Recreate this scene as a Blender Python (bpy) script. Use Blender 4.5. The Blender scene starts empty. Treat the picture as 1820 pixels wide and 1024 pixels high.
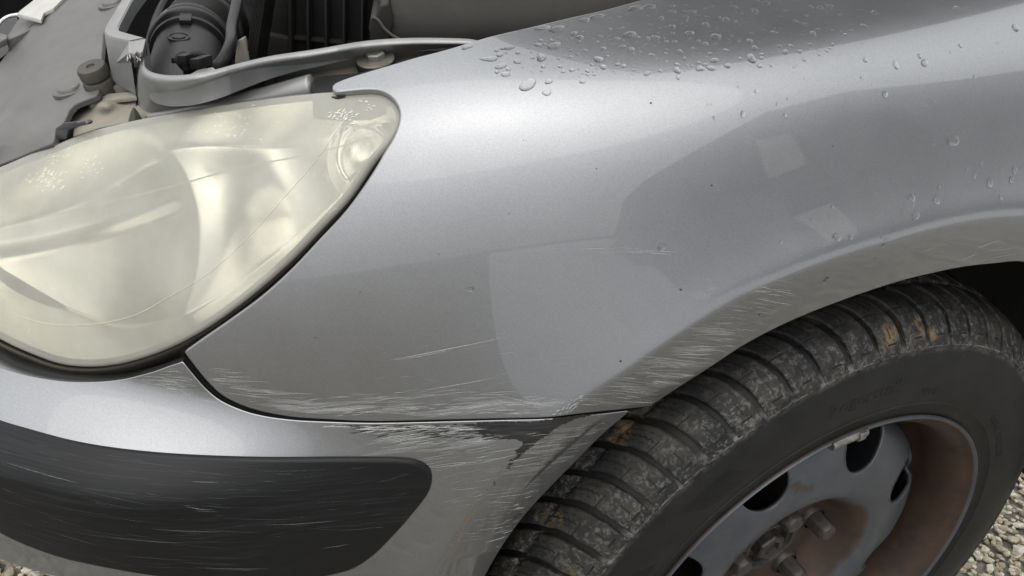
import bpy, bmesh, math, random
import numpy as np
from mathutils import Vector, Matrix
from mathutils.geometry import delaunay_2d_cdt

# ------------------------------------------------------------------ camera, sky, sun, exposure
# car frame: X rearwards, Y towards the car's right side, Z up; the fender's flank is near Y = 0, wheel centre at X = 0
CAM = np.array([-0.5197, -0.3882, 0.9992])
YAW, PITCH, ROLL, FPX = 0.43552, -0.58153, 0.10791, 1632.75

def _axes():
    f = np.array([math.sin(YAW)*math.cos(PITCH), math.cos(YAW)*math.cos(PITCH), math.sin(PITCH)])
    r = np.array([math.cos(YAW), -math.sin(YAW), 0.0])
    u = np.cross(r, f)
    c, s = math.cos(ROLL), math.sin(ROLL)
    return np.array([c*r + s*u, -s*r + c*u, f])
RX = _axes()

scene = bpy.context.scene
COL = scene.collection
cd = bpy.data.cameras.new('camera')
cd.sensor_width = 36.0
cd.lens = FPX*36.0/1820.0
cd.clip_start = 0.02
cd.clip_end = 400.0
cam = bpy.data.objects.new('camera', cd)
COL.objects.link(cam)
cam.matrix_world = Matrix(((RX[0][0], RX[1][0], -RX[2][0], CAM[0]), (RX[0][1], RX[1][1], -RX[2][1], CAM[1]),
                           (RX[0][2], RX[1][2], -RX[2][2], CAM[2]), (0, 0, 0, 1)))
scene.camera = cam

SUN_EL, SUN_AZ = math.radians(62), math.radians(215)     # azimuth from +Y towards +X
world = bpy.data.worlds.new('World')
scene.world = world
world.use_nodes = True
wn, wl = world.node_tree.nodes, world.node_tree.links
wn.clear()
w_out = wn.new('ShaderNodeOutputWorld')
w_bg = wn.new('ShaderNodeBackground')
w_sky = wn.new('ShaderNodeTexSky')
w_sky.sky_type = 'NISHITA'
w_sky.sun_disc = False
w_sky.sun_elevation = SUN_EL
w_sky.sun_rotation = SUN_AZ
w_sky.air_density = 1.0
w_sky.dust_density = 6.0
w_sky.ozone_density = 1.0
w_hsv = wn.new('ShaderNodeHueSaturation')                  # overcast: the blue is mostly gone
w_hsv.inputs['Saturation'].default_value = 0.35
w_bg.inputs['Strength'].default_value = 0.15
w_tc = wn.new('ShaderNodeTexCoord')
w_nz = wn.new('ShaderNodeTexNoise')                        # cloud layer over the whole sky
w_nz.inputs['Scale'].default_value = 2.2
w_nz.inputs['Detail'].default_value = 5.0
w_rp = wn.new('ShaderNodeValToRGB')
w_rp.color_ramp.elements[0].position = .30
w_rp.color_ramp.elements[0].color = (8.1, 8.2, 8.35, 1)
w_rp.color_ramp.elements[1].position = .72
w_rp.color_ramp.elements[1].color = (11.4, 11.45, 11.5, 1)
w_mix = wn.new('ShaderNodeMix')
w_mix.data_type = 'RGBA'
w_mix.inputs[0].default_value = .82
wl.new(w_tc.outputs['Generated'], w_nz.inputs['Vector'])
wl.new(w_nz.outputs['Fac'], w_rp.inputs['Fac'])
wl.new(w_sky.outputs[0], w_hsv.inputs['Color'])
wl.new(w_hsv.outputs[0], w_mix.inputs[6])
# overcast sky: brighter overhead than at the horizon
w_sep = wn.new('ShaderNodeSeparateXYZ')
w_mul = wn.new('ShaderNodeMath'); w_mul.operation = 'MULTIPLY_ADD'
w_mul.inputs[1].default_value = 0.42
w_mul.inputs[2].default_value = 0.56
w_mul.use_clamp = True
w_cie = wn.new('ShaderNodeMix'); w_cie.data_type = 'RGBA'; w_cie.blend_type = 'MULTIPLY'
w_cie.inputs[0].default_value = 1.0
wl.new(w_tc.outputs['Generated'], w_sep.inputs[0])
wl.new(w_sep.outputs['Z'], w_mul.inputs[0])
wl.new(w_rp.outputs[0], w_cie.inputs[6])
wl.new(w_mul.outputs[0], w_cie.inputs[7])
wl.new(w_cie.outputs[2], w_mix.inputs[7])
wl.new(w_mix.outputs[2], w_bg.inputs['Color'])
wl.new(w_bg.outputs[0], w_out.inputs['Surface'])

sd = bpy.data.lights.new('sun', 'SUN')
sd.energy = 0.6
sd.angle = math.radians(70)
sd.color = (1.0, 0.96, 0.9)
sun = bpy.data.objects.new('sun', sd)
COL.objects.link(sun)
_sd = Vector((math.sin(SUN_AZ)*math.cos(SUN_EL), math.cos(SUN_AZ)*math.cos(SUN_EL), math.sin(SUN_EL)))
sun.rotation_euler = _sd.to_track_quat('Z', 'Y').to_euler()

vs = scene.view_settings
vs.view_transform = 'Standard'
vs.look = 'None'
vs.gamma = 1.0
vs.exposure = 0.34
vs.use_curve_mapping = False
scene.cycles.use_denoising = True
scene.cycles.max_bounces = 10
scene.cycles.transparent_max_bounces = 12
scene.cycles.caustics_refractive = True
scene.cycles.caustics_reflective = False
scene.cycles.sample_clamp_indirect = 4.0

# ------------------------------------------------------------------ small tools
def ray(u, v):
    u = np.asarray(u, float); v = np.asarray(v, float)
    d = np.stack([(u-910)/FPX, -(v-512)/FPX, np.ones_like(u)], -1) @ RX
    return d/np.linalg.norm(d, axis=-1, keepdims=True)

def proj(P):
    q = (np.asarray(P)-CAM) @ RX.T
    return np.stack([910+FPX*q[..., 0]/q[..., 2], 512-FPX*q[..., 1]/q[..., 2]], -1)

def on_plane(u, v, P0, n):
    d = ray(u, v); n = np.asarray(n, float)
    t = ((np.asarray(P0)-CAM) @ n)/(d @ n)
    return CAM + d*t[..., None]

def onz(u, v, z):
    return on_plane(np.asarray(u, float), np.asarray(v, float), (0, 0, z), (0, 0, 1))

def ony(u, v, y):
    return on_plane(np.asarray(u, float), np.asarray(v, float), (0, y, 0), (0, 1, 0))

def smooth(a, b, x):
    t = np.clip((x-a)/(b-a), 0, 1)
    return t*t*(3-2*t)

def spline(pts, n, closed=False):
    """Catmull-Rom through the points, n samples evenly by arc length"""
    P = np.asarray(pts, float)
    k = len(P)
    out = []
    segs = k if closed else k-1
    for i in range(segs):
        if closed:
            p0, p1, p2, p3 = P[(i-1) % k], P[i], P[(i+1) % k], P[(i+2) % k]
        else:
            p0, p1, p2, p3 = P[max(i-1, 0)], P[i], P[i+1], P[min(i+2, k-1)]
        t0 = 0.0
        t1 = t0+max(np.linalg.norm(p1-p0), 1e-9)**.5
        t2 = t1+max(np.linalg.norm(p2-p1), 1e-9)**.5
        t3 = t2+max(np.linalg.norm(p3-p2), 1e-9)**.5
        if i == 0 and not closed: p0 = 2*p1-p2; t0 = 0; t1 = np.linalg.norm(p1-p0)**.5; t2 = t1+np.linalg.norm(p2-p1)**.5; t3 = t2+max(np.linalg.norm(p3-p2), 1e-9)**.5
        if i == segs-1 and not closed: p3 = 2*p2-p1; t3 = t2+np.linalg.norm(p3-p2)**.5
        for t in np.linspace(t1, t2, 24, endpoint=False):
            a1 = (t1-t)/(t1-t0)*p0+(t-t0)/(t1-t0)*p1
            a2 = (t2-t)/(t2-t1)*p1+(t-t1)/(t2-t1)*p2
            a3 = (t3-t)/(t3-t2)*p2+(t-t2)/(t3-t2)*p3
            b1 = (t2-t)/(t2-t0)*a1+(t-t0)/(t2-t0)*a2
            b2 = (t3-t)/(t3-t1)*a2+(t-t1)/(t3-t1)*a3
            out.append((t2-t)/(t2-t1)*b1+(t-t1)/(t2-t1)*b2)
    out.append(P[0] if closed else P[-1])
    out = np.array(out)
    return resample(out, n, closed)

def resample(P, n, closed=False):
    P = np.asarray(P, float)
    s = np.concatenate([[0], np.cumsum(np.linalg.norm(np.diff(P, axis=0), axis=1))])
    t = np.linspace(0, s[-1], n, endpoint=not closed)
    return np.stack([np.interp(t, s, P[:, k]) for k in range(P.shape[1])], 1)

def by_step(P, step):
    L = np.linalg.norm(np.diff(np.asarray(P, float), axis=0), axis=1).sum()
    return max(2, int(round(L/step))+1)

def inside(poly, pts):
    x, y = pts[:, 0], pts[:, 1]
    r = np.zeros(len(pts), bool)
    n = len(poly)
    j = n-1
    for i in range(n):
        xi, yi = poly[i]; xj, yj = poly[j]
        c = ((yi > y) != (yj > y)) & (x < (xj-xi)*(y-yi)/((yj-yi) if yj != yi else 1e-12)+xi)
        r ^= c
        j = i
    return r

def dist_poly(P, pts, closed=False):
    """distance of each pt to a polyline"""
    P = np.asarray(P, float)
    if closed: P = np.vstack([P, P[:1]])
    best = np.full(len(pts), 1e9)
    for a, b in zip(P[:-1], P[1:]):
        ab = b-a
        t = np.clip(((pts-a) @ ab)/max(ab @ ab, 1e-12), 0, 1)
        best = np.minimum(best, np.linalg.norm(pts-(a+t[:, None]*ab), axis=1))
    return best

def mesh(name, V, F, mat, parent=None, smooth_=True, normals=None, mats=None, fmat=None):
    me = bpy.data.meshes.new(name)
    if normals is not None:
        VA = np.asarray(V, float); NA = np.asarray(normals, float)
        I = np.array([f[:3] for f in F])
        A, B_, C_ = VA[I[:, 0]], VA[I[:, 1]], VA[I[:, 2]]
        sg = (np.cross(B_-A, C_-A)*(NA[I[:, 0]]+NA[I[:, 1]]+NA[I[:, 2]])).sum(1)
        F = [tuple(f) if q >= 0 else tuple(f)[::-1] for f, q in zip(F, sg)]
    me.from_pydata(np.asarray(V, float).tolist(), [], [list(map(int, f)) for f in F])
    me.validate(verbose=False)
    me.update()
    if mats:
        for m in mats: me.materials.append(m)
        if fmat is not None and len(fmat) == len(me.polygons): me.polygons.foreach_set('material_index', list(fmat))
    elif mat is not None:
        me.materials.append(mat)
    if smooth_:
        me.polygons.foreach_set('use_smooth', [True]*len(me.polygons))
        if normals is not None and len(normals) == len(me.vertices):
            me.normals_split_custom_set_from_vertices(np.asarray(normals, float).tolist())
    return obj(name, me, parent)

def obj(name, me, parent=None):
    o = bpy.data.objects.new(name, me)
    COL.objects.link(o)
    if parent is not None: o.parent = parent
    return o

def empty(name, loc=(0, 0, 0), parent=None):
    o = bpy.data.objects.new(name, None)
    o.empty_display_size = 0.02
    COL.objects.link(o)
    o.location = loc
    if parent is not None: o.parent = parent
    return o

def tag(o, label=None, cat=None, group=None, kind=None):
    if label: o['label'] = label
    if cat: o['category'] = cat
    if group: o['group'] = group
    if kind: o['kind'] = kind
    return o

def bm_mesh(name, bm, mat, parent=None, sharp=35.0):
    me = bpy.data.meshes.new(name)
    bmesh.ops.recalc_face_normals(bm, faces=bm.faces)
    bm.to_mesh(me); bm.free()
    me.materials.append(mat)
    me.polygons.foreach_set('use_smooth', [True]*len(me.polygons))
    if sharp: me.set_sharp_from_angle(angle=math.radians(sharp))
    return obj(name, me, parent)

class MB:
    """collects shapes for one mesh"""
    def __init__(s): s.V, s.F = [], []
    def add(s, V, F):
        o = len(s.V); s.V += [tuple(map(float, v)) for v in V]; s.F += [tuple(int(i)+o for i in f) for f in F]
    def build(s, name, mat, parent=None, sharp=35.0, bevel=0.0, seg=2):
        bm = bmesh.new()
        vs_ = [bm.verts.new(v) for v in s.V]
        for f in s.F:
            try: bm.faces.new([vs_[i] for i in f])
            except ValueError: pass
        bmesh.ops.remove_doubles(bm, verts=bm.verts, dist=1e-6)
        bmesh.ops.recalc_face_normals(bm, faces=bm.faces)
        if bevel > 0:
            es = [e for e in bm.edges if len(e.link_faces) == 2 and e.calc_face_angle(0) > math.radians(28)]
            bmesh.ops.bevel(bm, geom=es, offset=bevel, segments=seg, profile=0.6, affect='EDGES', clamp_overlap=True)
        return bm_mesh(name, bm, mat, parent, sharp)

def tube(mb, path, rad, n=12, caps=True, flat=1.0):
    P = np.asarray(path, float); k = len(P)
    rad = np.broadcast_to(np.asarray(rad, float), (k,))
    T = np.gradient(P, axis=0); T /= np.linalg.norm(T, axis=1, keepdims=True)
    up = np.array([0, 0, 1.0])
    if abs(T[0] @ up) > .9: up = np.array([0, 1.0, 0])
    V, F = [], []
    for i in range(k):
        a = np.cross(T[i], up); a /= np.linalg.norm(a)
        b = np.cross(a, T[i]); up = b
        for j in range(n):
            q = 2*math.pi*j/n
            V.append(P[i]+rad[i]*(math.cos(q)*a+flat*math.sin(q)*b))
    for i in range(k-1):
        for j in range(n):
            F.append((i*n+j, i*n+(j+1) % n, (i+1)*n+(j+1) % n, (i+1)*n+j))
    if caps: F += [tuple(range(n))[::-1], tuple(range((k-1)*n, k*n))]
    mb.add(V, F)

def lathe(mb, prof, c, axis, n=32, a0=0.0, a1=2*math.pi):
    """profile (r, h) turned about an axis at c"""
    ax = np.asarray(axis, float); ax = ax/np.linalg.norm(ax)
    e = np.cross(ax, (0, 0, 1.0) if abs(ax[2]) < .9 else (1.0, 0, 0)); e /= np.linalg.norm(e)
    f = np.cross(ax, e)
    full = abs(a1-a0-2*math.pi) < 1e-6
    k = n if full else n+1
    V, F = [], []
    for (r, h) in prof:
        for j in range(k):
            q = a0+(a1-a0)*j/n
            V.append(np.asarray(c)+ax*h+r*(math.cos(q)*e+math.sin(q)*f))
    for i in range(len(prof)-1):
        for j in range(n):
            F.append((i*k+j, i*k+(j+1) % k, (i+1)*k+(j+1) % k, (i+1)*k+j))
    mb.add(V, F)

def prism(mb, poly, d):
    """closed solid: polygon of 3-D points swept by vector d"""
    P = np.asarray(poly, float); n = len(P); d = np.asarray(d, float)
    V = list(P)+list(P+d)
    F = [tuple(range(n)), tuple(range(n, 2*n))[::-1]]+[(i, (i+1) % n, n+(i+1) % n, n+i) for i in range(n)]
    mb.add(V, F)

def loft(mb, rows, closed=False, caps=False):
    """rows: list of equal-length polylines of 3-D points"""
    R = [np.asarray(r, float) for r in rows]; n = len(R[0])
    V = np.concatenate(R); F = []
    for i in range(len(R)-1):
        for j in range(n if closed else n-1):
            F.append((i*n+j, i*n+(j+1) % n, (i+1)*n+(j+1) % n, (i+1)*n+j))
    if caps: F += [tuple(range(n)), tuple(range((len(R)-1)*n, len(R)*n))[::-1]]
    mb.add(V, F)

# ------------------------------------------------------------------ materials
def nodes(name):
    m = bpy.data.materials.new(name)
    m.use_nodes = True
    nt = m.node_tree
    b = nt.nodes['Principled BSDF']
    return m, nt.nodes, nt.links, b

def N(ns, t, **kw):
    n = ns.new(t)
    for k, v in kw.items():
        if k.startswith('i_'): n.inputs[k[2:].replace('_', ' ')].default_value = v
        else: setattr(n, k, v)
    return n

def noise(ns, ls, scale, detail=4, rough=.55, coord=None, stretch=None, dist=0.0):
    if coord is None: coord = ns.new('ShaderNodeTexCoord').outputs['Object']
    if stretch is not None:
        mp = ns.new('ShaderNodeMapping'); mp.inputs['Scale'].default_value = stretch
        ls.new(coord, mp.inputs['Vector']); coord = mp.outputs['Vector']
    n = N(ns, 'ShaderNodeTexNoise', i_Scale=scale, i_Detail=detail, i_Roughness=rough, i_Distortion=dist)
    ls.new(coord, n.inputs['Vector'])
    return n.outputs['Fac']

def ramp(ns, ls, fac, stops):
    r = ns.new('ShaderNodeValToRGB')
    el = r.color_ramp.elements
    while len(el) < len(stops): el.new(.5)
    for e, (p, c) in zip(el, stops):
        e.position = p
        e.color = (c, c, c, 1) if isinstance(c, (int, float)) else (*c, 1)
    ls.new(fac, r.inputs['Fac'])
    return r.outputs['Color']

def mixc(ns, ls, fac, a, b, mode='MIX'):
    m = ns.new('ShaderNodeMix'); m.data_type = 'RGBA'; m.blend_type = mode
    for s, v in ((m.inputs[0], fac), (m.inputs[6], a), (m.inputs[7], b)):
        if hasattr(v, 'links') or isinstance(v, bpy.types.NodeSocket): ls.new(v, s)
        elif isinstance(v, (int, float)): s.default_value = v if s.type == 'VALUE' else (v, v, v, 1)
        else: s.default_value = (*v, 1)
    return m.outputs[2]

def math_(ns, ls, op, a, b=0.0, clamp=False):
    m = ns.new('ShaderNodeMath'); m.operation = op; m.use_clamp = clamp
    for s, v in ((m.inputs[0], a), (m.inputs[1], b)):
        if isinstance(v, bpy.types.NodeSocket): ls.new(v, s)
        else: s.default_value = v
    return m.outputs[0]

def bump(ns, ls, b, h, strength=.3, dist=.001, coat=False):
    n = N(ns, 'ShaderNodeBump', i_Strength=strength, i_Distance=dist)
    ls.new(h, n.inputs['Height'])
    ls.new(n.outputs[0], b.inputs['Normal'])
    if coat: ls.new(n.outputs[0], b.inputs['Coat Normal'])
    return n

def simple(name, col, rough=.5, metal=0.0, var=.15, scale=60, dust=None, dustamt=.4, bmp=0.0, bscale=300, bdist=.0006):
    """plain material with mottled colour, dust lying on it and fine relief"""
    m, ns, ls, b = nodes(name)
    c = noise(ns, ls, scale, 5)
    dark = tuple(x*(1-var) for x in col); light = tuple(min(1, x*(1+var)) for x in col)
    out = ramp(ns, ls, c, [(.3, dark), (.7, light)])
    if dust is not None:
        d1 = noise(ns, ls, 34, 8, .72)
        g = N(ns, 'ShaderNodeNewGeometry')
        sx = N(ns, 'ShaderNodeSeparateXYZ'); ls.new(g.outputs['Normal'], sx.inputs[0])
        up = ramp(ns, ls, sx.outputs['Z'], [(.0, .25), (.8, 1.0)])
        amt = math_(ns, ls, 'MULTIPLY', ramp(ns, ls, d1, [(.25, .35), (.75, 1.0)]), up)
        amt = math_(ns, ls, 'MULTIPLY', amt, dustamt)
        out = mixc(ns, ls, amt, out, dust)
    ls.new(out, b.inputs['Base Color'])
    b.inputs['Roughness'].default_value = rough
    b.inputs['Metallic'].default_value = metal
    if bmp > 0: bump(ns, ls, b, noise(ns, ls, bscale, 4), bmp, bdist)
    return m
# ------------------------------------------------------------------ the body's outer skin
BW, NP = 0.873, 2.6
ACX, ACZ = 0.0, 0.334                                       # centre of the wheel arch

def f_side(x, y, z):
    a = 0.87 - 0.95*np.maximum(z-0.50, 0)**1.5
    a = np.maximum(a, 0.3)
    q = ((np.maximum(-x, 0)/a)**NP + (np.maximum(BW-y, 0)/BW)**NP)**(1/NP)
    tum = 0.50*np.maximum(z-0.58, 0)**2
    return (q-1)*BW + tum

def f_top(x, y, z):
    zt = 0.828 + 0.10*(x+0.2) + 0.06*(y-0.12) - 0.9*np.maximum(-0.30-x, 0)**2
    return z-zt

# crease of the arch band: (angle, radius) about the arch centre, measured on the flank
CR_A = np.radians([-20, 50, 84, 100, 110, 117, 123, 130, 137, 142, 150, 160, 167, 190])
CR_R = np.array([.400, .400, .397, .3955, .397, .396, .391, .3875, .3885, .3895, .384, .381, .382, .385])
CR_H = np.array([.016, .020, .020, .019, .016, .012, .009, .0075, .006, .005, .004, .004, .003, .002])

def flare(x, z):
    dx, dz = x-ACX, z-ACZ
    r = np.hypot(dx, dz); th = np.arctan2(dz, dx)
    th = np.where(th < -1.2, th+2*np.pi, th)
    rc = np.interp(th, CR_A, CR_R); h = np.interp(th, CR_A, CR_H)
    d = r-rc
    k = .0034
    sp = k*np.logaddexp(0, d/k)                              # ~max(d,0), rounded crease
    sn = sp-d                                                # ~max(-d,0)
    return h*np.exp(-sp/(0.031-.35*np.maximum(h-.0095, 0))) - 0.34*sn

def bulge(x, y, z):
    w = smooth(-0.36, -0.60, x)
    top = smooth(0.602, 0.540, z)
    low = np.clip(0.457-z, 0, .13)
    k = smooth(-0.49, -0.60, x)
    return 0.044*w*top - k*np.minimum(1.9*low**1.15, 0.35) - (1-k)*0.5*np.maximum(0.40-z, 0)**1.6

KS = 0.032
def G_fender(P):
    x, y, z = P[..., 0], P[..., 1], P[..., 2]
    a = f_side(x, y, z) - flare(x, z)
    return KS*np.logaddexp(a/KS, f_top(x, y, z)/KS)

def G_bumper(P):
    x, y, z = P[..., 0], P[..., 1], P[..., 2]
    return f_side(x, y, z) - flare(x, z) - bulge(x, y, z)

def G_lens(P):
    x, y, z = P[..., 0], P[..., 1], P[..., 2]
    a = f_side(x, y, z)
    return KS*np.logaddexp(a/KS, f_top(x, y, z)/KS) + 0.004

def off(G, d):
    return lambda P: G(P) - d

def cast(G, uv, t0=.22, t1=2.2, n=110):
    uv = np.atleast_2d(np.asarray(uv, float))
    D = ray(uv[:, 0], uv[:, 1])
    ts = np.linspace(t0, t1, n)
    lo = np.full(len(uv), t1); hi = np.full(len(uv), t1)
    found = np.zeros(len(uv), bool)
    prev = G(CAM + D*ts[0])
    for a, b in zip(ts[:-1], ts[1:]):
        g = G(CAM + D*b)
        hit = (prev > 0) & (g <= 0) & ~found
        lo[hit] = a; hi[hit] = b; found |= hit
        prev = g
    for _ in range(26):
        m = (lo+hi)/2
        g = G(CAM + D*m[:, None])
        pos = g > 0
        lo = np.where(pos, m, lo); hi = np.where(pos, hi, m)
    return CAM + D*((lo+hi)/2)[:, None], found

def grad(G, P, h=4e-4):
    g = np.zeros_like(P)
    for k in range(3):
        e = np.zeros(3); e[k] = h
        g[:, k] = G(P+e)-G(P-e)
    return g/np.linalg.norm(g, axis=1, keepdims=True)

def fill(boundary, step, lines=(), holes=(), gap=None, lines_skip=None):
    """conforming triangles inside a closed 2-D outline: outline first, then a jittered lattice inside"""
    B = np.asarray(boundary, float)
    lo, hi = B.min(0), B.max(0)
    xs = np.arange(lo[0], hi[0]+step, step)
    ys = np.arange(lo[1], hi[1]+step, step*.866)
    X, Y = np.meshgrid(xs, ys)
    X = X + (np.arange(len(ys)) % 2)[:, None]*step*.5
    pts = np.stack([X.ravel(), Y.ravel()], 1)
    pts = pts[inside(B, pts)]
    pts = pts[dist_poly(B, pts, True) > step*.55]
    extra = []
    for L in lines:
        L = np.asarray(L, float)
        L = L[inside(B, L)]
        if len(L) == 0: continue
        L = L[dist_poly(B, L, True) > step*.4]
        if len(L) < 2: continue
        extra.append(L)
    if extra:
        for L in extra:
            near = (pts[:, 0] > L[:, 0].min()-step) & (pts[:, 0] < L[:, 0].max()+step)
            d = np.full(len(pts), 1e9); d[near] = dist_poly(L, pts[near])
            pts = pts[d > step*.5]
        pts = np.vstack(extra+[pts])
    nb = len(B)
    edges = [(i, (i+1) % nb) for i in range(nb)]
    for H in holes: pass
    allp = np.vstack([B, pts])
    r = delaunay_2d_cdt([Vector(p) for p in allp], edges, [tuple(range(nb))], 1, 1e-7)
    V2 = np.array([tuple(p) for p in r[0]])
    F = [tuple(f) for f in r[2]]
    orig = r[3]
    bmap = {}
    for i, o in enumerate(orig):
        for k in o:
            if k < nb: bmap[k] = i
    loop = [bmap[k] for k in range(nb) if k in bmap]
    return V2, F, loop

def shell(P, Nn, F, loop, roll, depth, nseg=4, dvec=None, flip=None):
    """rolls the outline of a surface inwards: returns verts, normals, faces"""
    V = list(P); NN = list(Nn); F = list(F)
    L = P[loop]; nl = Nn[loop]
    T = np.roll(L, -1, 0)-np.roll(L, 1, 0)
    T /= np.maximum(np.linalg.norm(T, axis=1, keepdims=True), 1e-9)
    O = np.cross(T, nl)
    c = L.mean(0)
    # outward side: majority away from neighbours inside
    area = 0.0
    s = np.sign(((L-c)*O).sum()) or 1.0
    O = O*s
    # soften kinks
    prev = loop
    for k in range(1, nseg+1):
        a = math.pi/2*k/nseg
        R = L + O*roll*math.sin(a) - nl*roll*(1-math.cos(a))
        nn = O*math.sin(a) + nl*math.cos(a)
        idx = list(range(len(V), len(V)+len(L)))
        V += list(R); NN += list(nn)
        for i in range(len(L)):
            j = (i+1) % len(L)
            F.append((prev[i], prev[j], idx[j], idx[i]))
        prev = idx
    if depth > 0:
        dv = -nl if dvec is None else np.broadcast_to(np.asarray(dvec, float), nl.shape)
        base = np.array([V[i] for i in prev])
        idx0 = list(range(len(V), len(V)+len(L)))
        V += list(base); NN += list(O)
        idx = list(range(len(V), len(V)+len(L)))
        V += list(base + dv*depth); NN += list(O)
        for i in range(len(L)):
            j = (i+1) % len(L)
            F.append((idx0[i], idx0[j], idx[j], idx[i]))
    return np.array(V), np.array(NN), F

def px(*groups):
    return [np.asarray(g, float) for g in groups]

def outline(groups, step):
    """joins polylines (splined each, corners kept between groups) into one closed outline"""
    out = []
    for g in groups:
        g = np.asarray(g, float)
        if len(g) < 3: S = resample(g, by_step(g, step))
        else: S = spline(g, by_step(g, step))
        out.append(S[:-1])
    return np.vstack(out)

# ------------------------------------------------------------------ paint
SCR = {}
def paint_material():
    m, ns, ls, b = nodes('silver_paint')
    co = ns.new('ShaderNodeTexCoord').outputs['Object']
    vo = N(ns, 'ShaderNodeTexVoronoi', i_Scale=2600.0); ls.new(co, vo.inputs['Vector'])
    fl = ramp(ns, ls, vo.outputs['Color'], [(0, .82), (1, 1.12)])
    mp = noise(ns, ls, 5, 3)
    base = ramp(ns, ls, mp, [(.3, (.280, .288, .299)), (.7, (.306, .314, .325))])
    col = mixc(ns, ls, 1.0, base, fl, 'MULTIPLY')
    ls.new(col, b.inputs['Base Color'])
    b.inputs['Metallic'].default_value = .92
    ls.new(ramp(ns, ls, noise(ns, ls, 30, 4), [(.3, .33), (.7, .38)]), b.inputs['Roughness'])
    b.inputs['Coat Weight'].default_value = 1.0
    b.inputs['Coat Roughness'].default_value = .02
    b.inputs['Coat IOR'].default_value = 1.62
    bp = N(ns, 'ShaderNodeBump', i_Strength=.12, i_Distance=.0004)
    ls.new(vo.outputs['Distance'], bp.inputs['Height'])
    ls.new(bp.outputs[0], b.inputs['Normal'])
    return m
M_PAINT = paint_material()

car = tag(empty('parked_car', (0.35, 0.87, 0.0)),
          'silver car with open bonnet, clouded headlight and scuffed front wing and bumper', 'car')
CARM = Matrix.Translation(Vector(car.location))
def part(o, parent=None):
    """makes a world-space object a part of the car (or a sub-part)"""
    o.parent = parent if parent is not None else car
    o.matrix_parent_inverse = CARM.inverted() if o.parent == car else Matrix.Identity(4)
    return o

# ------------------------------------------------------------------ front wing (fender)
HOODLINE = [(2150, -262), (1900, -200), (1650, -135), (1400, -70), (1250, -29), (1144, 0), (1078, 18), (1012, 33), (946, 49),
            (869, 67), (839, 76), (810, 85), (778, 94), (743, 103), (699, 116), (652, 130), (612, 143), (598, 149)]
TIP = [(598, 149), (592, 155), (598, 161)]
HEADEDGE = [(598, 161), (625, 158), (652, 156), (676, 158), (696, 168), (709, 184), (714, 202), (711, 224), (701, 249), (688, 270),
            (668, 305), (621, 373), (569.5, 429.6), (518, 484), (466, 530.5), (414, 569), (362, 605), (331, 627)]
SEAM_F = [(331, 627), (352, 655), (374, 681), (396, 701), (431, 719), (466, 730), (519, 739.5), (571, 743), (659, 746.6), (792, 744), (885, 742),
          (978, 739.5), (1024, 735), (1070, 730), (1117, 725.5), (1156, 721)]
ARCH_F = [(1156, 721), (1177, 707), (1206, 688), (1262, 652), (1318, 615), (1374, 584.6), (1430, 559), (1486, 537), (1542, 517), (1598.5, 499),
          (1654.6, 485), (1711, 473.5), (1767, 467), (1820, 464)]
def _p3(*pts): return [tuple(proj(np.array(q, float))) for q in pts]
# beyond the frame: the arch runs on round the wheel, then sill and door edge
ARCH_F += _p3(*[(.349*math.cos(a), -.010, ACZ+.349*math.sin(a)) for a in np.radians([70, 60, 50, 40, 30, 20, 10, 0, -10])])
REAR_F = [ARCH_F[-1]]+_p3((.372, -.006, .235), (.41, .0, .215))
SILL_F = [REAR_F[-1]]+_p3((.50, .0, .215), (.60, .0, .215))
DOOR_F = [SILL_F[-1]]+_p3((.605, .0, .35), (.61, .0, .55), (.61, .02, .72), (.60, .08, .835), (.585, .20, .898))
HOODLINE = [DOOR_F[-1]]+[q for q in HOODLINE if q[0] < 2000]
CREASE = _p3(*[(.398*math.cos(a), -.014, ACZ+.398*math.sin(a)) for a in np.radians([5, 20, 35, 50, 62, 72])])+[(1820, 362.6), (1754, 369), (1699, 376), (1644, 387), (1589, 404), (1534, 420), (1479, 439.6), (1424, 461.5), (1369.5, 486),
          (1303.5, 522), (1250, 557), (1209, 589), (1163, 622), (1117, 654), (1070, 689), (1043, 707), (996, 740), (931, 790), (857, 885), (783, 990), (740, 1060)]

def crease_lines(step):
    base = spline(CREASE, by_step(CREASE, step))
    T = np.gradient(base, axis=0); T /= np.linalg.norm(T, axis=1, keepdims=True)
    Nn = np.stack([-T[:, 1], T[:, 0]], 1)
    return [base+Nn*o for o in (-9, -6, -3, 0, 3, 6, 9)]

def on_skin(name, G, groups, step, roll, depth, mat, lines=(), bstep=None, sharp=None):
    B = outline(groups, bstep or step)
    V2, F, loop = fill(B, step, lines)
    P, ok = cast(G, V2)
    Nn = grad(G, P)
    V, NN, F = shell(P, Nn, F, loop, roll, depth)
    return mesh(name, V, F, mat, None, True, NN)

fender = part(on_skin('front_fender', G_fender, [HOODLINE, TIP, HEADEDGE, SEAM_F, ARCH_F, REAR_F, SILL_F, DOOR_F], 7, .0016, .012, M_PAINT, crease_lines(6), 5))
tag(fender, 'scratched silver front wing beaded with water drops')

# ------------------------------------------------------------------ bumper, in (turn about the car's nose, height)
BC = np.array([0.10, BW])
def to_pz(P):
    ph = np.arctan2(BC[0]-P[:, 0], BC[1]-P[:, 1])
    return np.stack([ph*0.9, P[:, 2]], 1)

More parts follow.
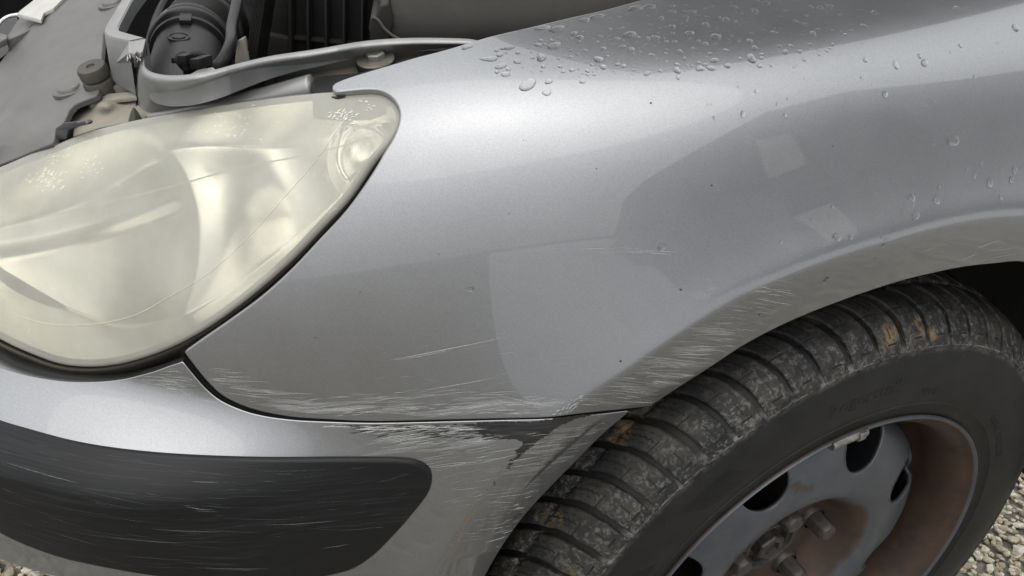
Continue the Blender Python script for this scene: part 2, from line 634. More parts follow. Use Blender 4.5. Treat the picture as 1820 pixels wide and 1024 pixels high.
def from_pz(G, Q):
    ph = Q[:, 0]/0.9
    D = np.stack([-np.sin(ph), -np.cos(ph)], 1)
    lo = np.full(len(Q), .3); hi = np.full(len(Q), 1.3)
    for _ in range(40):
        m = (lo+hi)/2
        P = np.column_stack([BC[0]+D[:, 0]*m, BC[1]+D[:, 1]*m, Q[:, 1]])
        out = G(P) > 0
        hi = np.where(out, m, hi); lo = np.where(out, lo, m)
    m = (lo+hi)/2
    return np.column_stack([BC[0]+D[:, 0]*m, BC[1]+D[:, 1]*m, Q[:, 1]])

SEAM_B = [(1117, 732), (1070, 737.5), (1024, 742.5), (978, 746.5), (885, 749), (792, 751.5), (659, 754), (571, 751.5), (519, 748.5), (466, 741), (431, 731.5), (390, 713), (364, 692),
          (340, 665), (324, 645)]
BUMPLIP = [(324, 645), (300, 653), (272, 663), (220, 675.6), (167, 680.4), (110, 679), (44, 668), (0, 655), (-60, 632), (-130, 595)]
ARCH_B = [(795, 1210), (810, 1140), (833, 1080), (862, 1022), (894.5, 966.7), (931.5, 916), (978, 865), (1024, 818.5), (1070, 772), (1117, 732)]
STRIP_T = [(-150, 690), (-70, 730), (0, 756), (44, 769), (110, 787), (176, 800), (264, 811), (351.6, 817.6), (483.5, 823), (615, 824), (703, 825)]
STRIP_E = [(703, 825), (738.5, 829.5), (756, 840), (759.6, 856), (754, 877), (725, 916.5), (694.5, 951.6), (659, 987), (624, 1010), (590, 1020)]
STRIP_B = [(590, 1020), (540, 1029), (450, 1032), (350, 1028), (264, 1020), (198, 1009), (110, 990), (44, 967), (0, 946), (-70, 905), (-150, 845)]

def pz_line(G, L, step=5):
    L = np.asarray(L, float)
    S = spline(L, by_step(L, step)) if len(L) > 2 else resample(L, by_step(L, step))
    return to_pz(cast(G, S)[0])

def on_pz(name, G, groups, step, roll, depth, mat, lines=()):
    B = np.vstack([g[:-1] for g in groups])
    V2, F, loop = fill(B, step, lines)
    P = from_pz(G, V2)
    Nn = grad(G, P)
    V, NN, F = shell(P, Nn, F, loop, roll, depth)
    return mesh(name, V, F, mat, None, True, NN)

_seam = pz_line(G_bumper, SEAM_B); _lip = pz_line(G_bumper, BUMPLIP); _arch = pz_line(G_bumper, ARCH_B)
_l_end = _lip[-1]; _a_end = _arch[0]
_xe = 1.40                                                     # the car's centre line
_left = resample([_l_end, (_l_end[0]+.08, _l_end[1]+.012), (_xe, _l_end[1]+.02), (_xe, .20)], 220)
_bot = resample([(_xe, .20), (_a_end[0]+.015, .20)], 260)
_bot2 = resample([(_a_end[0]+.015, .20), _a_end], 20)
_cl = [to_pz(cast(G_bumper, L)[0]) for L in crease_lines(7)[1:6]]
_cl = [L[(L[:, 1] < .60) & (L[:, 1] > .36)] for L in _cl]
bumper = part(on_pz('front_bumper', G_bumper, [_seam, _lip, _left, _bot, _bot2, _arch], .005, .0007, .010, M_PAINT, _cl))
tag(bumper, 'silver front bumper with scuffed corner and bare black plastic patch')

def strip_material():
    m, ns, ls, b = nodes('black_bumper_plastic')
    st = noise(ns, ls, 1.0, 8, .68, stretch=(9, 9, 420), dist=.25)
    pt = noise(ns, ls, 9, 4)
    wear = math_(ns, ls, 'MULTIPLY', ramp(ns, ls, st, [(.47, 0.0), (.68, 1.0)]), ramp(ns, ls, pt, [(.40, .05), (.68, .7)]))
    ls.new(mixc(ns, ls, wear, (.006, .0064, .0072), (.024, .0255, .028)), b.inputs['Base Color'])
    ls.new(ramp(ns, ls, wear, [(0, .36), (1, .55)]), b.inputs['Roughness'])
    b.inputs['Specular IOR Level'].default_value = .30
    bump(ns, ls, b, st, .35, .0006)
    return m
M_STRIP = strip_material()
G_strip = off(G_bumper, .0030)
_st = [pz_line(G_strip, L) for L in (STRIP_T, STRIP_E, STRIP_B)]
_st.append(resample([_st[2][-1], (_st[2][-1][0]+.30, _st[2][-1][1]), (_st[0][0][0]+.30, _st[0][0][1]), _st[0][0]], 150))
strip = part(on_pz('rub_strip', G_strip, _st, .006, .0035, .006, M_STRIP), bumper)
tag(strip, 'scratched black plastic rub strip')

# black ribbon standing for the shadow in the joint of wing and bumper
M_GAP = simple('joint_shade_black', (.008, .008, .008), .9)
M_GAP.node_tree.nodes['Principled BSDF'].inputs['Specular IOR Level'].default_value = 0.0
_f = spline(SEAM_F, 260); _b = spline(SEAM_B[::-1], 260)
mb = MB()
loft(mb, [cast(off(G_fender, -.0045), _f-np.array([0, 4]))[0], cast(off(G_fender, -.0008), _f+np.array([-.5, .5]))[0], cast(off(G_bumper, -.0005), _b+np.array([.5, -1.0]))[0], cast(off(G_bumper, -.006), _b+np.array([0, 6]))[0]])
part(mb.build('joint_shade_strip', M_GAP, None, sharp=0), bumper)
# ------------------------------------------------------------------ front wheel (local frame: X, Y in the wheel's plane, Z along the axle outwards)
ST, CB = math.radians(4.485), math.radians(-0.552)
W_AX = np.array([math.sin(ST)*math.cos(CB), -math.cos(ST)*math.cos(CB), math.sin(CB)])
W_E1 = np.array([math.cos(ST), math.sin(ST), 0.0])
W_E2 = np.cross(W_AX, W_E1)
W_C = np.array([0.0, 0.12, 0.31])
wheel = empty('front_wheel', parent=car)
WM = Matrix(((W_E1[0], W_E2[0], W_AX[0], W_C[0]), (W_E1[1], W_E2[1], W_AX[1], W_C[1]), (W_E1[2], W_E2[2], W_AX[2], W_C[2]), (0, 0, 0, 1)))
wheel.matrix_parent_inverse = Matrix.Identity(4)
wheel.matrix_basis = CARM.inverted() @ WM
tag(wheel, 'worn winter tyre on a rusty grey steel rim')

def wpt(a, r, z): return (r*math.cos(a), r*math.sin(a), z)

# --- materials
def rubber_material(name, tread):
    m, ns, ls, b = nodes(name)
    geo = N(ns, 'ShaderNodeNewGeometry').outputs['Position']
    base = ramp(ns, ls, noise(ns, ls, 40, 5, coord=geo), [(.3, (.008, .0082, .0085)), (.7, (.015, .015, .015))])
    if tread:
        uv = N(ns, 'ShaderNodeUVMap').outputs[0]
        sx = N(ns, 'ShaderNodeSeparateXYZ'); ls.new(uv, sx.inputs[0])
        s, t = sx.outputs['X'], sx.outputs['Y']
        # grey scuffing, most of it out on the shoulder
        sc = noise(ns, ls, 190, 10, .80, coord=geo, dist=.4)
        big = noise(ns, ls, 17, 4, coord=geo)
        sh = ramp(ns, ls, s, [(.30, .16), (.80, 1.0)])
        am = math_(ns, ls, 'MULTIPLY', ramp(ns, ls, sc, [(.50, 0.0), (.66, 1.0)]), sh)
        am = math_(ns, ls, 'MULTIPLY', am, ramp(ns, ls, big, [(.30, .25), (.62, 1.0)]))
        am = math_(ns, ls, 'MULTIPLY', am, .78)
        base = mixc(ns, ls, am, base, (.26, .262, .26))
        dust = math_(ns, ls, 'MULTIPLY', ramp(ns, ls, noise(ns, ls, 34, 6, .6, coord=geo), [(.42, 0.0), (.80, .55)]), 1.0)
        base = mixc(ns, ls, dust, base, (.075, .066, .048))
        mud = ramp(ns, ls, noise(ns, ls, 14, 5, .55, coord=geo), [(.60, 0.0), (.68, .8)])
        mud = math_(ns, ls, 'MULTIPLY', mud, ramp(ns, ls, noise(ns, ls, 160, 5, coord=geo), [(.36, 0.0), (.58, .9)]))
        base = mixc(ns, ls, mud, base, (.20, .135, .065))
        # sipes: a zigzag cut along the inner half, short dashes beside it and two slits on the shoulder
        zz = math_(ns, ls, 'PINGPONG', math_(ns, ls, 'MULTIPLY', s, 22.0), 1.0)
        zt = math_(ns, ls, 'ADD', math_(ns, ls, 'MULTIPLY', zz, .07), .47)
        d1 = math_(ns, ls, 'ABSOLUTE', math_(ns, ls, 'SUBTRACT', t, zt))
        c1 = math_(ns, ls, 'MULTIPLY', math_(ns, ls, 'LESS_THAN', d1, .036), math_(ns, ls, 'LESS_THAN', s, .42))
        dash = math_(ns, ls, 'LESS_THAN', math_(ns, ls, 'FRACT', math_(ns, ls, 'MULTIPLY', s, 7.5)), .5)
        for q in (.25, .72):
            dq = math_(ns, ls, 'LESS_THAN', math_(ns, ls, 'ABSOLUTE', math_(ns, ls, 'SUBTRACT', t, q)), .022)
            dq = math_(ns, ls, 'MULTIPLY', math_(ns, ls, 'MULTIPLY', dq, dash), math_(ns, ls, 'LESS_THAN', s, .42))
            c1 = math_(ns, ls, 'MAXIMUM', c1, dq)
        dv = math_(ns, ls, 'MULTIPLY', math_(ns, ls, 'LESS_THAN', math_(ns, ls, 'ABSOLUTE', math_(ns, ls, 'SUBTRACT', t, .45)), .022),
                   math_(ns, ls, 'LESS_THAN', math_(ns, ls, 'ABSOLUTE', math_(ns, ls, 'SUBTRACT', s, .78)), .075))
        dh = math_(ns, ls, 'MULTIPLY', math_(ns, ls, 'LESS_THAN', math_(ns, ls, 'ABSOLUTE', math_(ns, ls, 'SUBTRACT', s, .91)), .009),
                   math_(ns, ls, 'LESS_THAN', math_(ns, ls, 'ABSOLUTE', math_(ns, ls, 'SUBTRACT', t, .42)), .2))
        dk = math_(ns, ls, 'MULTIPLY', math_(ns, ls, 'LESS_THAN', math_(ns, ls, 'ABSOLUTE', math_(ns, ls, 'SUBTRACT', s, .47)), .010),
                   math_(ns, ls, 'GREATER_THAN', t, .42))
        for d in (dv, dh, dk): c1 = math_(ns, ls, 'MAXIMUM', c1, d)
        base = mixc(ns, ls, c1, base, (.006, .006, .006))
        h = math_(ns, ls, 'SUBTRACT', math_(ns, ls, 'MULTIPLY', sc, .35), math_(ns, ls, 'MULTIPLY', c1, 2.0))
        bump(ns, ls, b, h, .7, .0012)
    else:
        br = ramp(ns, ls, noise(ns, ls, 7, 5, coord=geo), [(.4, 0.0), (.75, .25)])
        base = mixc(ns, ls, br, base, (.030, .026, .020))
        scuff = ramp(ns, ls, noise(ns, ls, 90, 7, .75, coord=geo, dist=1.0), [(.62, 0.0), (.76, .28)])
        base = mixc(ns, ls, scuff, base, (.13, .125, .12))
        co = ns.new('ShaderNodeTexCoord').outputs['Object']
        sx = N(ns, 'ShaderNodeSeparateXYZ'); ls.new(co, sx.inputs[0])
        r = math_(ns, ls, 'SQRT', math_(ns, ls, 'ADD', math_(ns, ls, 'POWER', sx.outputs['X'], 2.0), math_(ns, ls, 'POWER', sx.outputs['Y'], 2.0)))
        ring = ramp(ns, ls, math_(ns, ls, 'ABSOLUTE', math_(ns, ls, 'SUBTRACT', r, .2825)), [(.0008, 1.0), (.006, 0.0)])
        rub = ramp(ns, ls, noise(ns, ls, 120, 8, .75, coord=geo), [(.42, 0.0), (.62, .8)])
        base = mixc(ns, ls, math_(ns, ls, 'MULTIPLY', ring, rub), base, (.22, .215, .20))
        bump(ns, ls, b, noise(ns, ls, 260, 4, coord=geo), .12, .0008)
    ls.new(base, b.inputs['Base Color'])
    b.inputs['Roughness'].default_value = .62 if tread else .50
    b.inputs['Specular IOR Level'].default_value = .30 if tread else .22
    return m
M_TREAD = rubber_material('tread_rubber', True)
M_SIDE = rubber_material('sidewall_rubber', False)

def steel_material():
    m, ns, ls, b = nodes('rim_paint')
    co = ns.new('ShaderNodeTexCoord').outputs['Object']
    sx = N(ns, 'ShaderNodeSeparateXYZ'); ls.new(co, sx.inputs[0])
    r = math_(ns, ls, 'SQRT', math_(ns, ls, 'ADD', math_(ns, ls, 'POWER', sx.outputs['X'], 2.0), math_(ns, ls, 'POWER', sx.outputs['Y'], 2.0)))
    n1 = noise(ns, ls, 22, 6, .6)
    n2 = noise(ns, ls, 9, 3)
    base = ramp(ns, ls, n1, [(.3, (.044, .049, .058)), (.7, (.066, .073, .083))])
    grime = ramp(ns, ls, noise(ns, ls, 60, 7, .7), [(.5, 0.0), (.75, .5)])
    base = mixc(ns, ls, grime, base, (.10, .097, .09))
    # bare rusty bowl and barrel, ragged at the border
    rr = math_(ns, ls, 'ADD', r, math_(ns, ls, 'MULTIPLY', math_(ns, ls, 'SUBTRACT', n2, .5), .05))
    bowl = ramp(ns, ls, rr, [(.0880, 1.0), (.0925, 0.0)])
    brl = math_(ns, ls, 'MULTIPLY', ramp(ns, ls, r, [(.1735, 0.0), (.1755, 1.0)]), math_(ns, ls, 'LESS_THAN', sx.outputs['Z'], .1030))
    spot = ramp(ns, ls, noise(ns, ls, 14, 5), [(.68, 0.0), (.72, .7)])
    rust = math_(ns, ls, 'MAXIMUM', math_(ns, ls, 'MAXIMUM', bowl, brl), spot)
    rc = ramp(ns, ls, noise(ns, ls, 30, 6, .65), [(.25, (.018, .013, .010)), (.5, (.045, .027, .018)), (.78, (.068, .036, .021))])
    ls.new(mixc(ns, ls, rust, base, rc), b.inputs['Base Color'])
    ls.new(ramp(ns, ls, rust, [(0, .38), (1, .6)]), b.inputs['Roughness'])
    b.inputs['Metallic'].default_value = .1
    bump(ns, ls, b, noise(ns, ls, 180, 5), .15, .0006)
    return m
M_RIM = steel_material()
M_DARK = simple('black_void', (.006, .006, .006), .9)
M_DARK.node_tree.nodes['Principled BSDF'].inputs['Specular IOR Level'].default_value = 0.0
M_BRAKE = simple('brake_iron', (.03, .027, .025), .5, .5, var=.3)
M_NUT = simple('grimy_steel', (.055, .050, .045), .5, .35, var=.4, scale=150, bmp=.4, bscale=400)
M_LEAD = simple('balance_weight_zinc', (.25, .245, .23), .42, .7, var=.5, scale=120, bmp=.4)

# --- tyre carcass
mb = MB()
prof = [(.192, .080), (.197, .092), (.203, .0985), (.212, .1025), (.222, .1045), (.2225, .1052), (.224, .1052), (.2245, .1046), (.236, .1060), (.250, .1062), (.262, .1052),
        (.272, .1034), (.279, .1018), (.2815, .1022), (.2835, .1008), (.286, .0985), (.292, .0925), (.299, .082), (.303, .068), (.305, .045), (.3055, .0)]
prof = prof + [(r, -h) for r, h in prof[::-1][1:]]
lathe(mb, prof, (0, 0, 0), (0, 0, 1), 180)
tyre = mb.build('tyre', M_SIDE, wheel, sharp=50)

# --- tread blocks
NB = 66
PIT = 2*math.pi/NB
TOPR = ([0, .05, .07, .085, .095, .1025], [.313, .312, .309, .3035, .2945, .2835])
GO_X = [.0, .012, .024, .035, .045, .052, .065, .075, .09, .1025]
GO_T = np.radians([11.8, 9.8, 7.9, 5.9, 4.3, 3.5, 1.7, .9, .1, 0])
def block_mesh(name, o0, o1, gap0, gap1, depth=.0075, ns=14, nt=8, sgn=1):
    V, F, UV = [], [], {}
    for i in range(ns+1):
        s = i/ns
        o = o0+(o1-o0)*s
        r = np.interp(o, *TOPR); dr = (np.interp(o+.002, *TOPR)-np.interp(o-.002, *TOPR))/.004
        nn = np.array([1.0, -dr]); nn /= np.linalg.norm(nn)              # (radial, axial)
        g = gap0+(gap1-gap0)*s
        th0 = np.interp(o, GO_X, GO_T)+g/2/.31
        th1 = np.interp(o, GO_X, GO_T)+PIT-g/2/.31
        row = [(th0-.0016, depth), (th0, .0012)]
        row += [(th0+(th1-th0)*(k+.5)/nt*1.0, 0.0) for k in range(nt)]
        row += [(th1, .0012), (th1+.0016, depth)]
        edge = .0012 if i in (0, ns) else 0.0
        for k, (th, dp) in enumerate(row):
            d = max(dp, edge)
            rr = r-nn[0]*d; oo = o-nn[1]*d
            UV[len(V)] = (s, (th-th0)/(th1-th0))
            V.append(wpt(th, rr, sgn*oo))
    w = nt+4
    for i in range(ns):
        for k in range(w-1):
            F.append((i*w+k, i*w+k+1, (i+1)*w+k+1, (i+1)*w+k))
    for i in (0, ns):                                                    # end walls down to the groove floor
        b0 = len(V); o = o0 if i == 0 else o1
        for k in range(w):
            x, y, z = V[i*w+k]
            rr = math.hypot(x, y); th = math.atan2(y, x)
            dd = depth if i == 0 or o1 < .09 else .003
            oo = abs(z) + (-.001 if i == 0 else .001)
            UV[len(V)] = UV[i*w+k]
            V.append(wpt(th, rr-dd+(.0 if 0 < k < w-1 else depth*.9), sgn*oo))
        for k in range(w-1):
            F.append((i*w+k, i*w+k+1, b0+k+1, b0+k))
    me = bpy.data.meshes.new(name)
    bm = bmesh.new()
    vv = [bm.verts.new(v) for v in V]
    for f in F: bm.faces.new([vv[i] for i in f])
    bmesh.ops.recalc_face_normals(bm, faces=bm.faces)
    c = bm.faces[len(bm.faces)//3]
    if sum(f.normal.dot(Vector((f.calc_center_median().x, f.calc_center_median().y, 0))) for f in bm.faces) < 0:
        bmesh.ops.reverse_faces(bm, faces=bm.faces)
    ul = bm.loops.layers.uv.new('UVMap')
    bm.verts.index_update()
    for f in bm.faces:
        f.smooth = True
        for lp in f.loops: lp[ul].uv = UV[lp.vert.index]
    bm.to_mesh(me); bm.free()
    me.materials.append(M_TREAD)
    me.set_sharp_from_angle(angle=math.radians(40))
    return me
me_sh = block_mesh('tread_block', .0540, .1022, .0068, .0052)
me_in = block_mesh('inner_tread_block', .0260, .0500, .0072, .0068, ns=8)
random.seed(4)
for i in range(NB):
    a = PIT*i + math.radians(2.2)
    for nm, me in (('tread_block', me_sh), ('inner_tread_block', me_in)):
        o = obj(nm, me, wheel)
        o.rotation_euler = (0, 0, a + random.uniform(-.003, .003))
# the rows towards and beyond the middle, hardly seen: one mesh
me_c = block_mesh('m', -.0215, .0215, .006, .006, ns=6)
me_i2 = block_mesh('m2', .0260, .0500, .0072, .0068, ns=4, sgn=-1)
me_s2 = block_mesh('m3', .0540, .1022, .0068, .0052, ns=6, sgn=-1)
mb = MB()
for me in (me_c, me_i2, me_s2):
    VV = np.array([v.co[:] for v in me.vertices]); FF = [tuple(p.vertices) for p in me.polygons]
    for i in range(NB):
        a = PIT*i
        c, s = math.cos(a), math.sin(a)
        mb.add(np.column_stack([VV[:, 0]*c-VV[:, 1]*s, VV[:, 0]*s+VV[:, 1]*c, VV[:, 2]]), FF)
o = mb.build('far_tread_blocks', M_SIDE, wheel, sharp=40)
tag(o, kind='stuff')

# --- steel rim: barrel with rolled flange
mb = MB()
lathe(mb, [(.1650, -.09), (.1655, -.02), (.1680, .012), (.1775, .030), (.1860, .042), (.1875, .054), (.1862, .062), (.1890, .078), (.1925, .092), (.1985, .0965), (.2030, .1010), (.2055, .1046),
           (.2074, .1052), (.2086, .1030), (.2070, .0985), (.2020, .0960), (.1985, .090), (.1960, .080), (.1950, .06)], (0, 0, 0), (0, 0, 1), 160)
barrel = mb.build('rim_barrel', M_RIM, wheel, sharp=60)

# --- steel disc with eight U-shaped vents
DISC = ([0, .034, .060, .068, .076, .084, .092, .105, .120, .135, .150, .162, .170, .1745],
        [.046, .046, .0465, .049, .060, .0735, .0800, .0825, .0815, .0785, .0735, .0680, .0600, .0450])
def vent(phi):
    c, hw = .1500, .0250
    loc = [(.1700, -hw*1.12)]+[(c-.001, -hw*1.02)]
    loc += [(c-hw*1.10*math.sin(q), -hw*math.cos(q)) for q in np.linspace(.08, math.pi-.08, 15)]
    loc += [(c-.001, hw*1.02), (.1700, hw*1.12)]
    loc += [(.1705, y) for y in np.linspace(hw*1.0, -hw*1.0, 6)]
    loc = resample(np.array(loc+loc[:1]), 56, True)
    c_, s_ = math.cos(phi), math.sin(phi)
    return np.array([(x*c_-y*s_, x*s_+y*c_) for x, y in loc])
def ring_pts(r, n): return np.array([(r*math.cos(2*math.pi*k/n), r*math.sin(2*math.pi*k/n)) for k in range(n)])
outer = ring_pts(.1745, 220)
VENTS = [math.radians(27+45*k) for k in range(8)]
holes = [vent(p) for p in VENTS]+[ring_pts(.0335, 64)]
pts = []
for r in np.arange(.038, .174, .0035):
    n = int(2*math.pi*r/.0045)
    pts.append(ring_pts(r, n))
pts = np.vstack(pts)
keep = np.ones(len(pts), bool)
for H in holes:
    keep &= ~inside(H, pts) & (dist_poly(H, pts, True) > .0013)
pts = pts[keep]
allp = [outer]+holes+[pts]
edges, base_i = [], 0
for ring in allp[:-1]:
    n = len(ring); edges += [(base_i+i, base_i+(i+1) % n) for i in range(n)]; base_i += n
allp = np.vstack(allp)
r_ = delaunay_2d_cdt([Vector(p) for p in allp], edges, [], 0, 1e-7)
V2 = np.array([tuple(p) for p in r_[0]])
Fs = []
cen = np.array([V2[list(f)].mean(0) for f in r_[2]])
bad = np.zeros(len(cen), bool)
for H in holes: bad |= inside(H, cen)
bad |= ~inside(outer*1.0001, cen)
Fs = [tuple(f) for f, b_ in zip(r_[2], bad) if not b_]
rad = np.hypot(V2[:, 0], V2[:, 1])
V3 = np.column_stack([V2, np.interp(rad, *DISC)])
disc = mesh('rim_disc', V3, Fs, M_RIM, wheel)
sm = disc.modifiers.new('thickness', 'SOLIDIFY'); sm.thickness = .0038; sm.offset = -1
disc.data.set_sharp_from_angle(angle=math.radians(50))

# --- hub, bolts, balance weight, brake
mb = MB()
lathe(mb, [(.0335, .038), (.0350, .0475), (.0330, .0495), (.0300, .0490), (.0285, .0440), (.0270, .0440), (.0262, .0475), (.0240, .0480), (.0225, .0400), (.0, .0390)], (0, 0, 0), (0, 0, 1), 48)
hub = mb.build('hub', M_NUT, wheel, sharp=35)
mb = MB()
lathe(mb, [(.0165, .038), (.0165, .0520), (.0150, .0540), (.0095, .0540), (.0090, .0500), (.0, .0505)], (0, 0, 0), (0, 0, 1), 6)
axle_nut = mb.build('axle_nut', M_NUT, wheel, sharp=30)
mb = MB()
lathe(mb, [(.0, .030), (.020, .030), (.06, .022), (.125, .020), (.128, .0), (.0, .0)], (0, 0, -.012), (0, 0, 1), 64)
brake = mb.build('brake_disc', M_BRAKE, wheel, sharp=40)
mb = MB()
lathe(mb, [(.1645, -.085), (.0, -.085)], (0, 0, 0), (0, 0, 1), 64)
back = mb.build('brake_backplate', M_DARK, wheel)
def lug():
    mb = MB()
    lathe(mb, [(.0150, .0455), (.0148, .0480), (.0125, .0515)], (0, 0, 0), (0, 0, 1), 24)
    hexp = []
    for (r, h, k) in [(.0112, .0500, 0), (.0112, .0660, 0), (.0104, .0705, .35), (.0086, .0725, .8), (.0, .0728, 1)]:
        ring = []
        for j in range(24):
            q = 2*math.pi*j/24
            rh = r*math.cos(math.pi/6)/math.cos((q % (math.pi/3))-math.pi/6)
            ring.append((np.array([math.cos(q), math.sin(q), 0])*(rh*(1-k)+r*.93*k))+np.array([0, 0, h]))
        hexp.append(ring)
    loft(mb, hexp, closed=True)
    return mb
lug0 = lug().build('lug_bolt', M_NUT, wheel, sharp=30)
for k in range(5):
    a = math.radians(22+72*k)
    o = lug0 if k == 0 else obj('lug_bolt', lug0.data, wheel)
    o.location = (.054*math.cos(a), .054*math.sin(a), 0)
    o.rotation_euler = (0, 0, a+.3*k)
mb = MB()
rows = []
for a in np.radians(np.linspace(92.5, 102.5, 14)):
    ss = [(.1990, .0985), (.1985, .1030), (.2010, .1068), (.2045, .1080), (.2075, .1075), (.2090, .1060), (.2085, .1040)]
    rows.append([wpt(a, r, z) for r, z in ss])
loft(mb, rows, caps=True)
wt = mb.build('balance_weight', M_LEAD, wheel, sharp=45)
mb = MB()
rows = []
for a in np.radians(np.linspace(93.6, 95.4, 4)):
    rows.append([wpt(a, r, z) for r, z in [(.1990, .1070), (.2010, .1088), (.2050, .1098), (.2095, .1085), (.2090, .1060)]])
loft(mb, rows, caps=True)
clip = mb.build('balance_clip', M_LEAD, wheel, sharp=45)

# --- raised lettering and hatched panels on the sidewall
def side_off(r): return np.interp(r, [p[0] for p in prof[:20]], [p[1] for p in prof[:20]])
def lettering(text, a_mid, r0, size, sweep=1.02, height=.0003):
    cu = bpy.data.curves.new('t', 'FONT'); cu.body = text; cu.size = size; cu.align_x = 'CENTER'; cu.extrude = .002; cu.space_character = sweep
    to = bpy.data.objects.new('t', cu); COL.objects.link(to)
    bpy.context.view_layer.update()
    me = bpy.data.meshes.new_from_object(to.evaluated_get(bpy.context.evaluated_depsgraph_get()))
    V = np.array([v.co[:] for v in me.vertices]); F = [tuple(p.vertices) for p in me.polygons]
    bpy.data.objects.remove(to); bpy.data.meshes.remove(me)
    out = []
    for x, y, z in V:
        r = r0+y; a = a_mid-x/r0
        out.append(wpt(a, r, side_off(r)+(height if z > 0 else -.001)))
    return out, F
mb = MB()
for t, am, r0, sz in (('Rogerstell', 96.5, .2445, .0175), ('RADIAL TUBELESS', 36, .2300, .0100), ('M+S', 78, .2330, .0115), ('RADIAL TUBELESS', 205, .2300, .0100)):
    mb.add(*lettering(t, math.radians(am), r0, sz))
o = mb.build('sidewall_lettering', M_SIDE, wheel, sharp=30)
tag(o, 'raised letters on the tyre sidewall', kind='stuff')
mb = MB()
for (a0, a1) in ((124, 134.5), (150, 160), (300, 312)):
    for k in range(22):
        a = math.radians(a0+(a1-a0)*k/21)
        w = .00050
        rr = np.linspace(.236, .262, 5)
        L = [[wpt(a+(r-.25)*3.0-w/r, r, side_off(r)-.0002), ] for r in rr]
        A = [wpt(a+(r-.25)*3.0-w/r, r, side_off(r)-.0003) for r in rr]
        B = [wpt(a+(r-.25)*3.0, r, side_off(r)+.0004) for r in rr]
        C_ = [wpt(a+(r-.25)*3.0+w/r, r, side_off(r)-.0003) for r in rr]
        loft(mb, [A, B, C_])
o = mb.build('sidewall_hatching', M_SIDE, wheel, sharp=0)
tag(o, kind='stuff')
# ------------------------------------------------------------------ wheel arch liner and inner wall
M_LINER = simple('arch_liner_plastic', (.012, .012, .012), .75, var=.4, scale=25, dust=(.05, .045, .035), dustamt=.5, bmp=.4, bscale=90)
mb = MB()
rows = []
for a in np.radians(np.linspace(-7, 200, 60)):
    row = []
    for y, r in ((.020, .352), (.05, .375), (.12, .385), (.20, .385), (.30, .37), (.34, .30), (.36, .15)):
        bx = r*math.cos(a)
        y0 = y+float(np.clip(.8*max(-bx-.25, 0)**1.5, 0, .1))
        row.append((bx, y0, ACZ+r*math.sin(a)))
    rows.append(row)
loft(mb, rows)
liner = part(mb.build('wheel_arch_liner', M_LINER, None, sharp=60))
# ------------------------------------------------------------------ headlight
LENS = [(-160, 430), (-152, 385), (-125, 348), (-60, 318), (0, 293), (44, 275), (94, 258), (132, 243.5), (176, 231), (234, 218), (293, 206.5), (351, 196.5), (410, 188), (473, 179), (546, 171),
        (605, 167), (648, 166.5), (669, 169), (687, 176), (700, 186), (707, 197), (709, 206), (706, 218), (699, 236), (687, 257), (667, 281), (621, 349), (569.5, 406), (518, 460), (466, 507),
        (414, 549), (362, 585), (311, 613), (259, 634), (207, 648), (155, 653), (103.5, 648), (52, 630), (0, 606), (-60, 568), (-115, 520), (-148, 475)]
_L = spline(LENS, 420, True)
_T = np.roll(_L, -2, 0)-np.roll(_L, 2, 0); _T /= np.linalg.norm(_T, axis=1, keepdims=True)
_O = np.stack([_T[:, 1], -_T[:, 0]], 1)
if ((_L-_L.mean(0))*_O).sum() < 0: _O = -_O
_low = smooth(200, 300, _L[:, 1])                              # the rolled rim needs room beside wing and bumper
_L = _L-_O*(6.5*_low)[:, None]

headlight = part(empty('headlight'))
headlight.matrix_parent_inverse = CARM.inverted()
tag(headlight, 'clouded yellowed headlight')

def lens_material():
    m = bpy.data.materials.new('hazed_lens'); m.use_nodes = True
    ns, ls = m.node_tree.nodes, m.node_tree.links
    ns.clear()
    out = ns.new('ShaderNodeOutputMaterial')
    co = ns.new('ShaderNodeTexCoord').outputs['Object']
    n1 = noise(ns, ls, 14, 6, .6); n2 = noise(ns, ls, 120, 8, .75, dist=1.5)
    haze = ramp(ns, ls, n1, [(.3, .40), (.7, .53)])
    flake = ramp(ns, ls, n2, [(.60, 0.0), (.66, .35)])
    amount = math_(ns, ls, 'ADD', haze, math_(ns, ls, 'MULTIPLY', flake, ramp(ns, ls, noise(ns, ls, 9, 3), [(.5, 0.0), (.62, 1.0)])), True)
    col = ramp(ns, ls, n1, [(.3, (.74, .73, .63)), (.7, (.81, .80, .715))])
    df = ns.new('ShaderNodeBsdfDiffuse'); ls.new(col, df.inputs['Color'])
    tl = ns.new('ShaderNodeBsdfTranslucent'); ls.new(col, tl.inputs['Color'])
    mx = ns.new('ShaderNodeMixShader'); mx.inputs[0].default_value = .2
    ls.new(df.outputs[0], mx.inputs[1]); ls.new(tl.outputs[0], mx.inputs[2])
    tr = ns.new('ShaderNodeBsdfTransparent'); tr.inputs['Color'].default_value = (.97, .96, .89, 1)
    m2 = ns.new('ShaderNodeMixShader'); ls.new(amount, m2.inputs[0])
    ls.new(tr.outputs[0], m2.inputs[1]); ls.new(mx.outputs[0], m2.inputs[2])
    gl = ns.new('ShaderNodeBsdfGlossy'); gl.inputs['Roughness'].default_value = .16
    bp = N(ns, 'ShaderNodeBump', i_Strength=.25, i_Distance=.0006); ls.new(n2, bp.inputs['Height'])
    ls.new(bp.outputs[0], gl.inputs['Normal'])
    fr = ns.new('ShaderNodeFresnel'); fr.inputs['IOR'].default_value = 1.5
    m3 = ns.new('ShaderNodeMixShader'); ls.new(fr.outputs[0], m3.inputs[0])
    ls.new(m2.outputs[0], m3.inputs[1]); ls.new(gl.outputs[0], m3.inputs[2])
    ls.new(m3.outputs[0], out.inputs['Surface'])
    return m
M_LENS = lens_material()

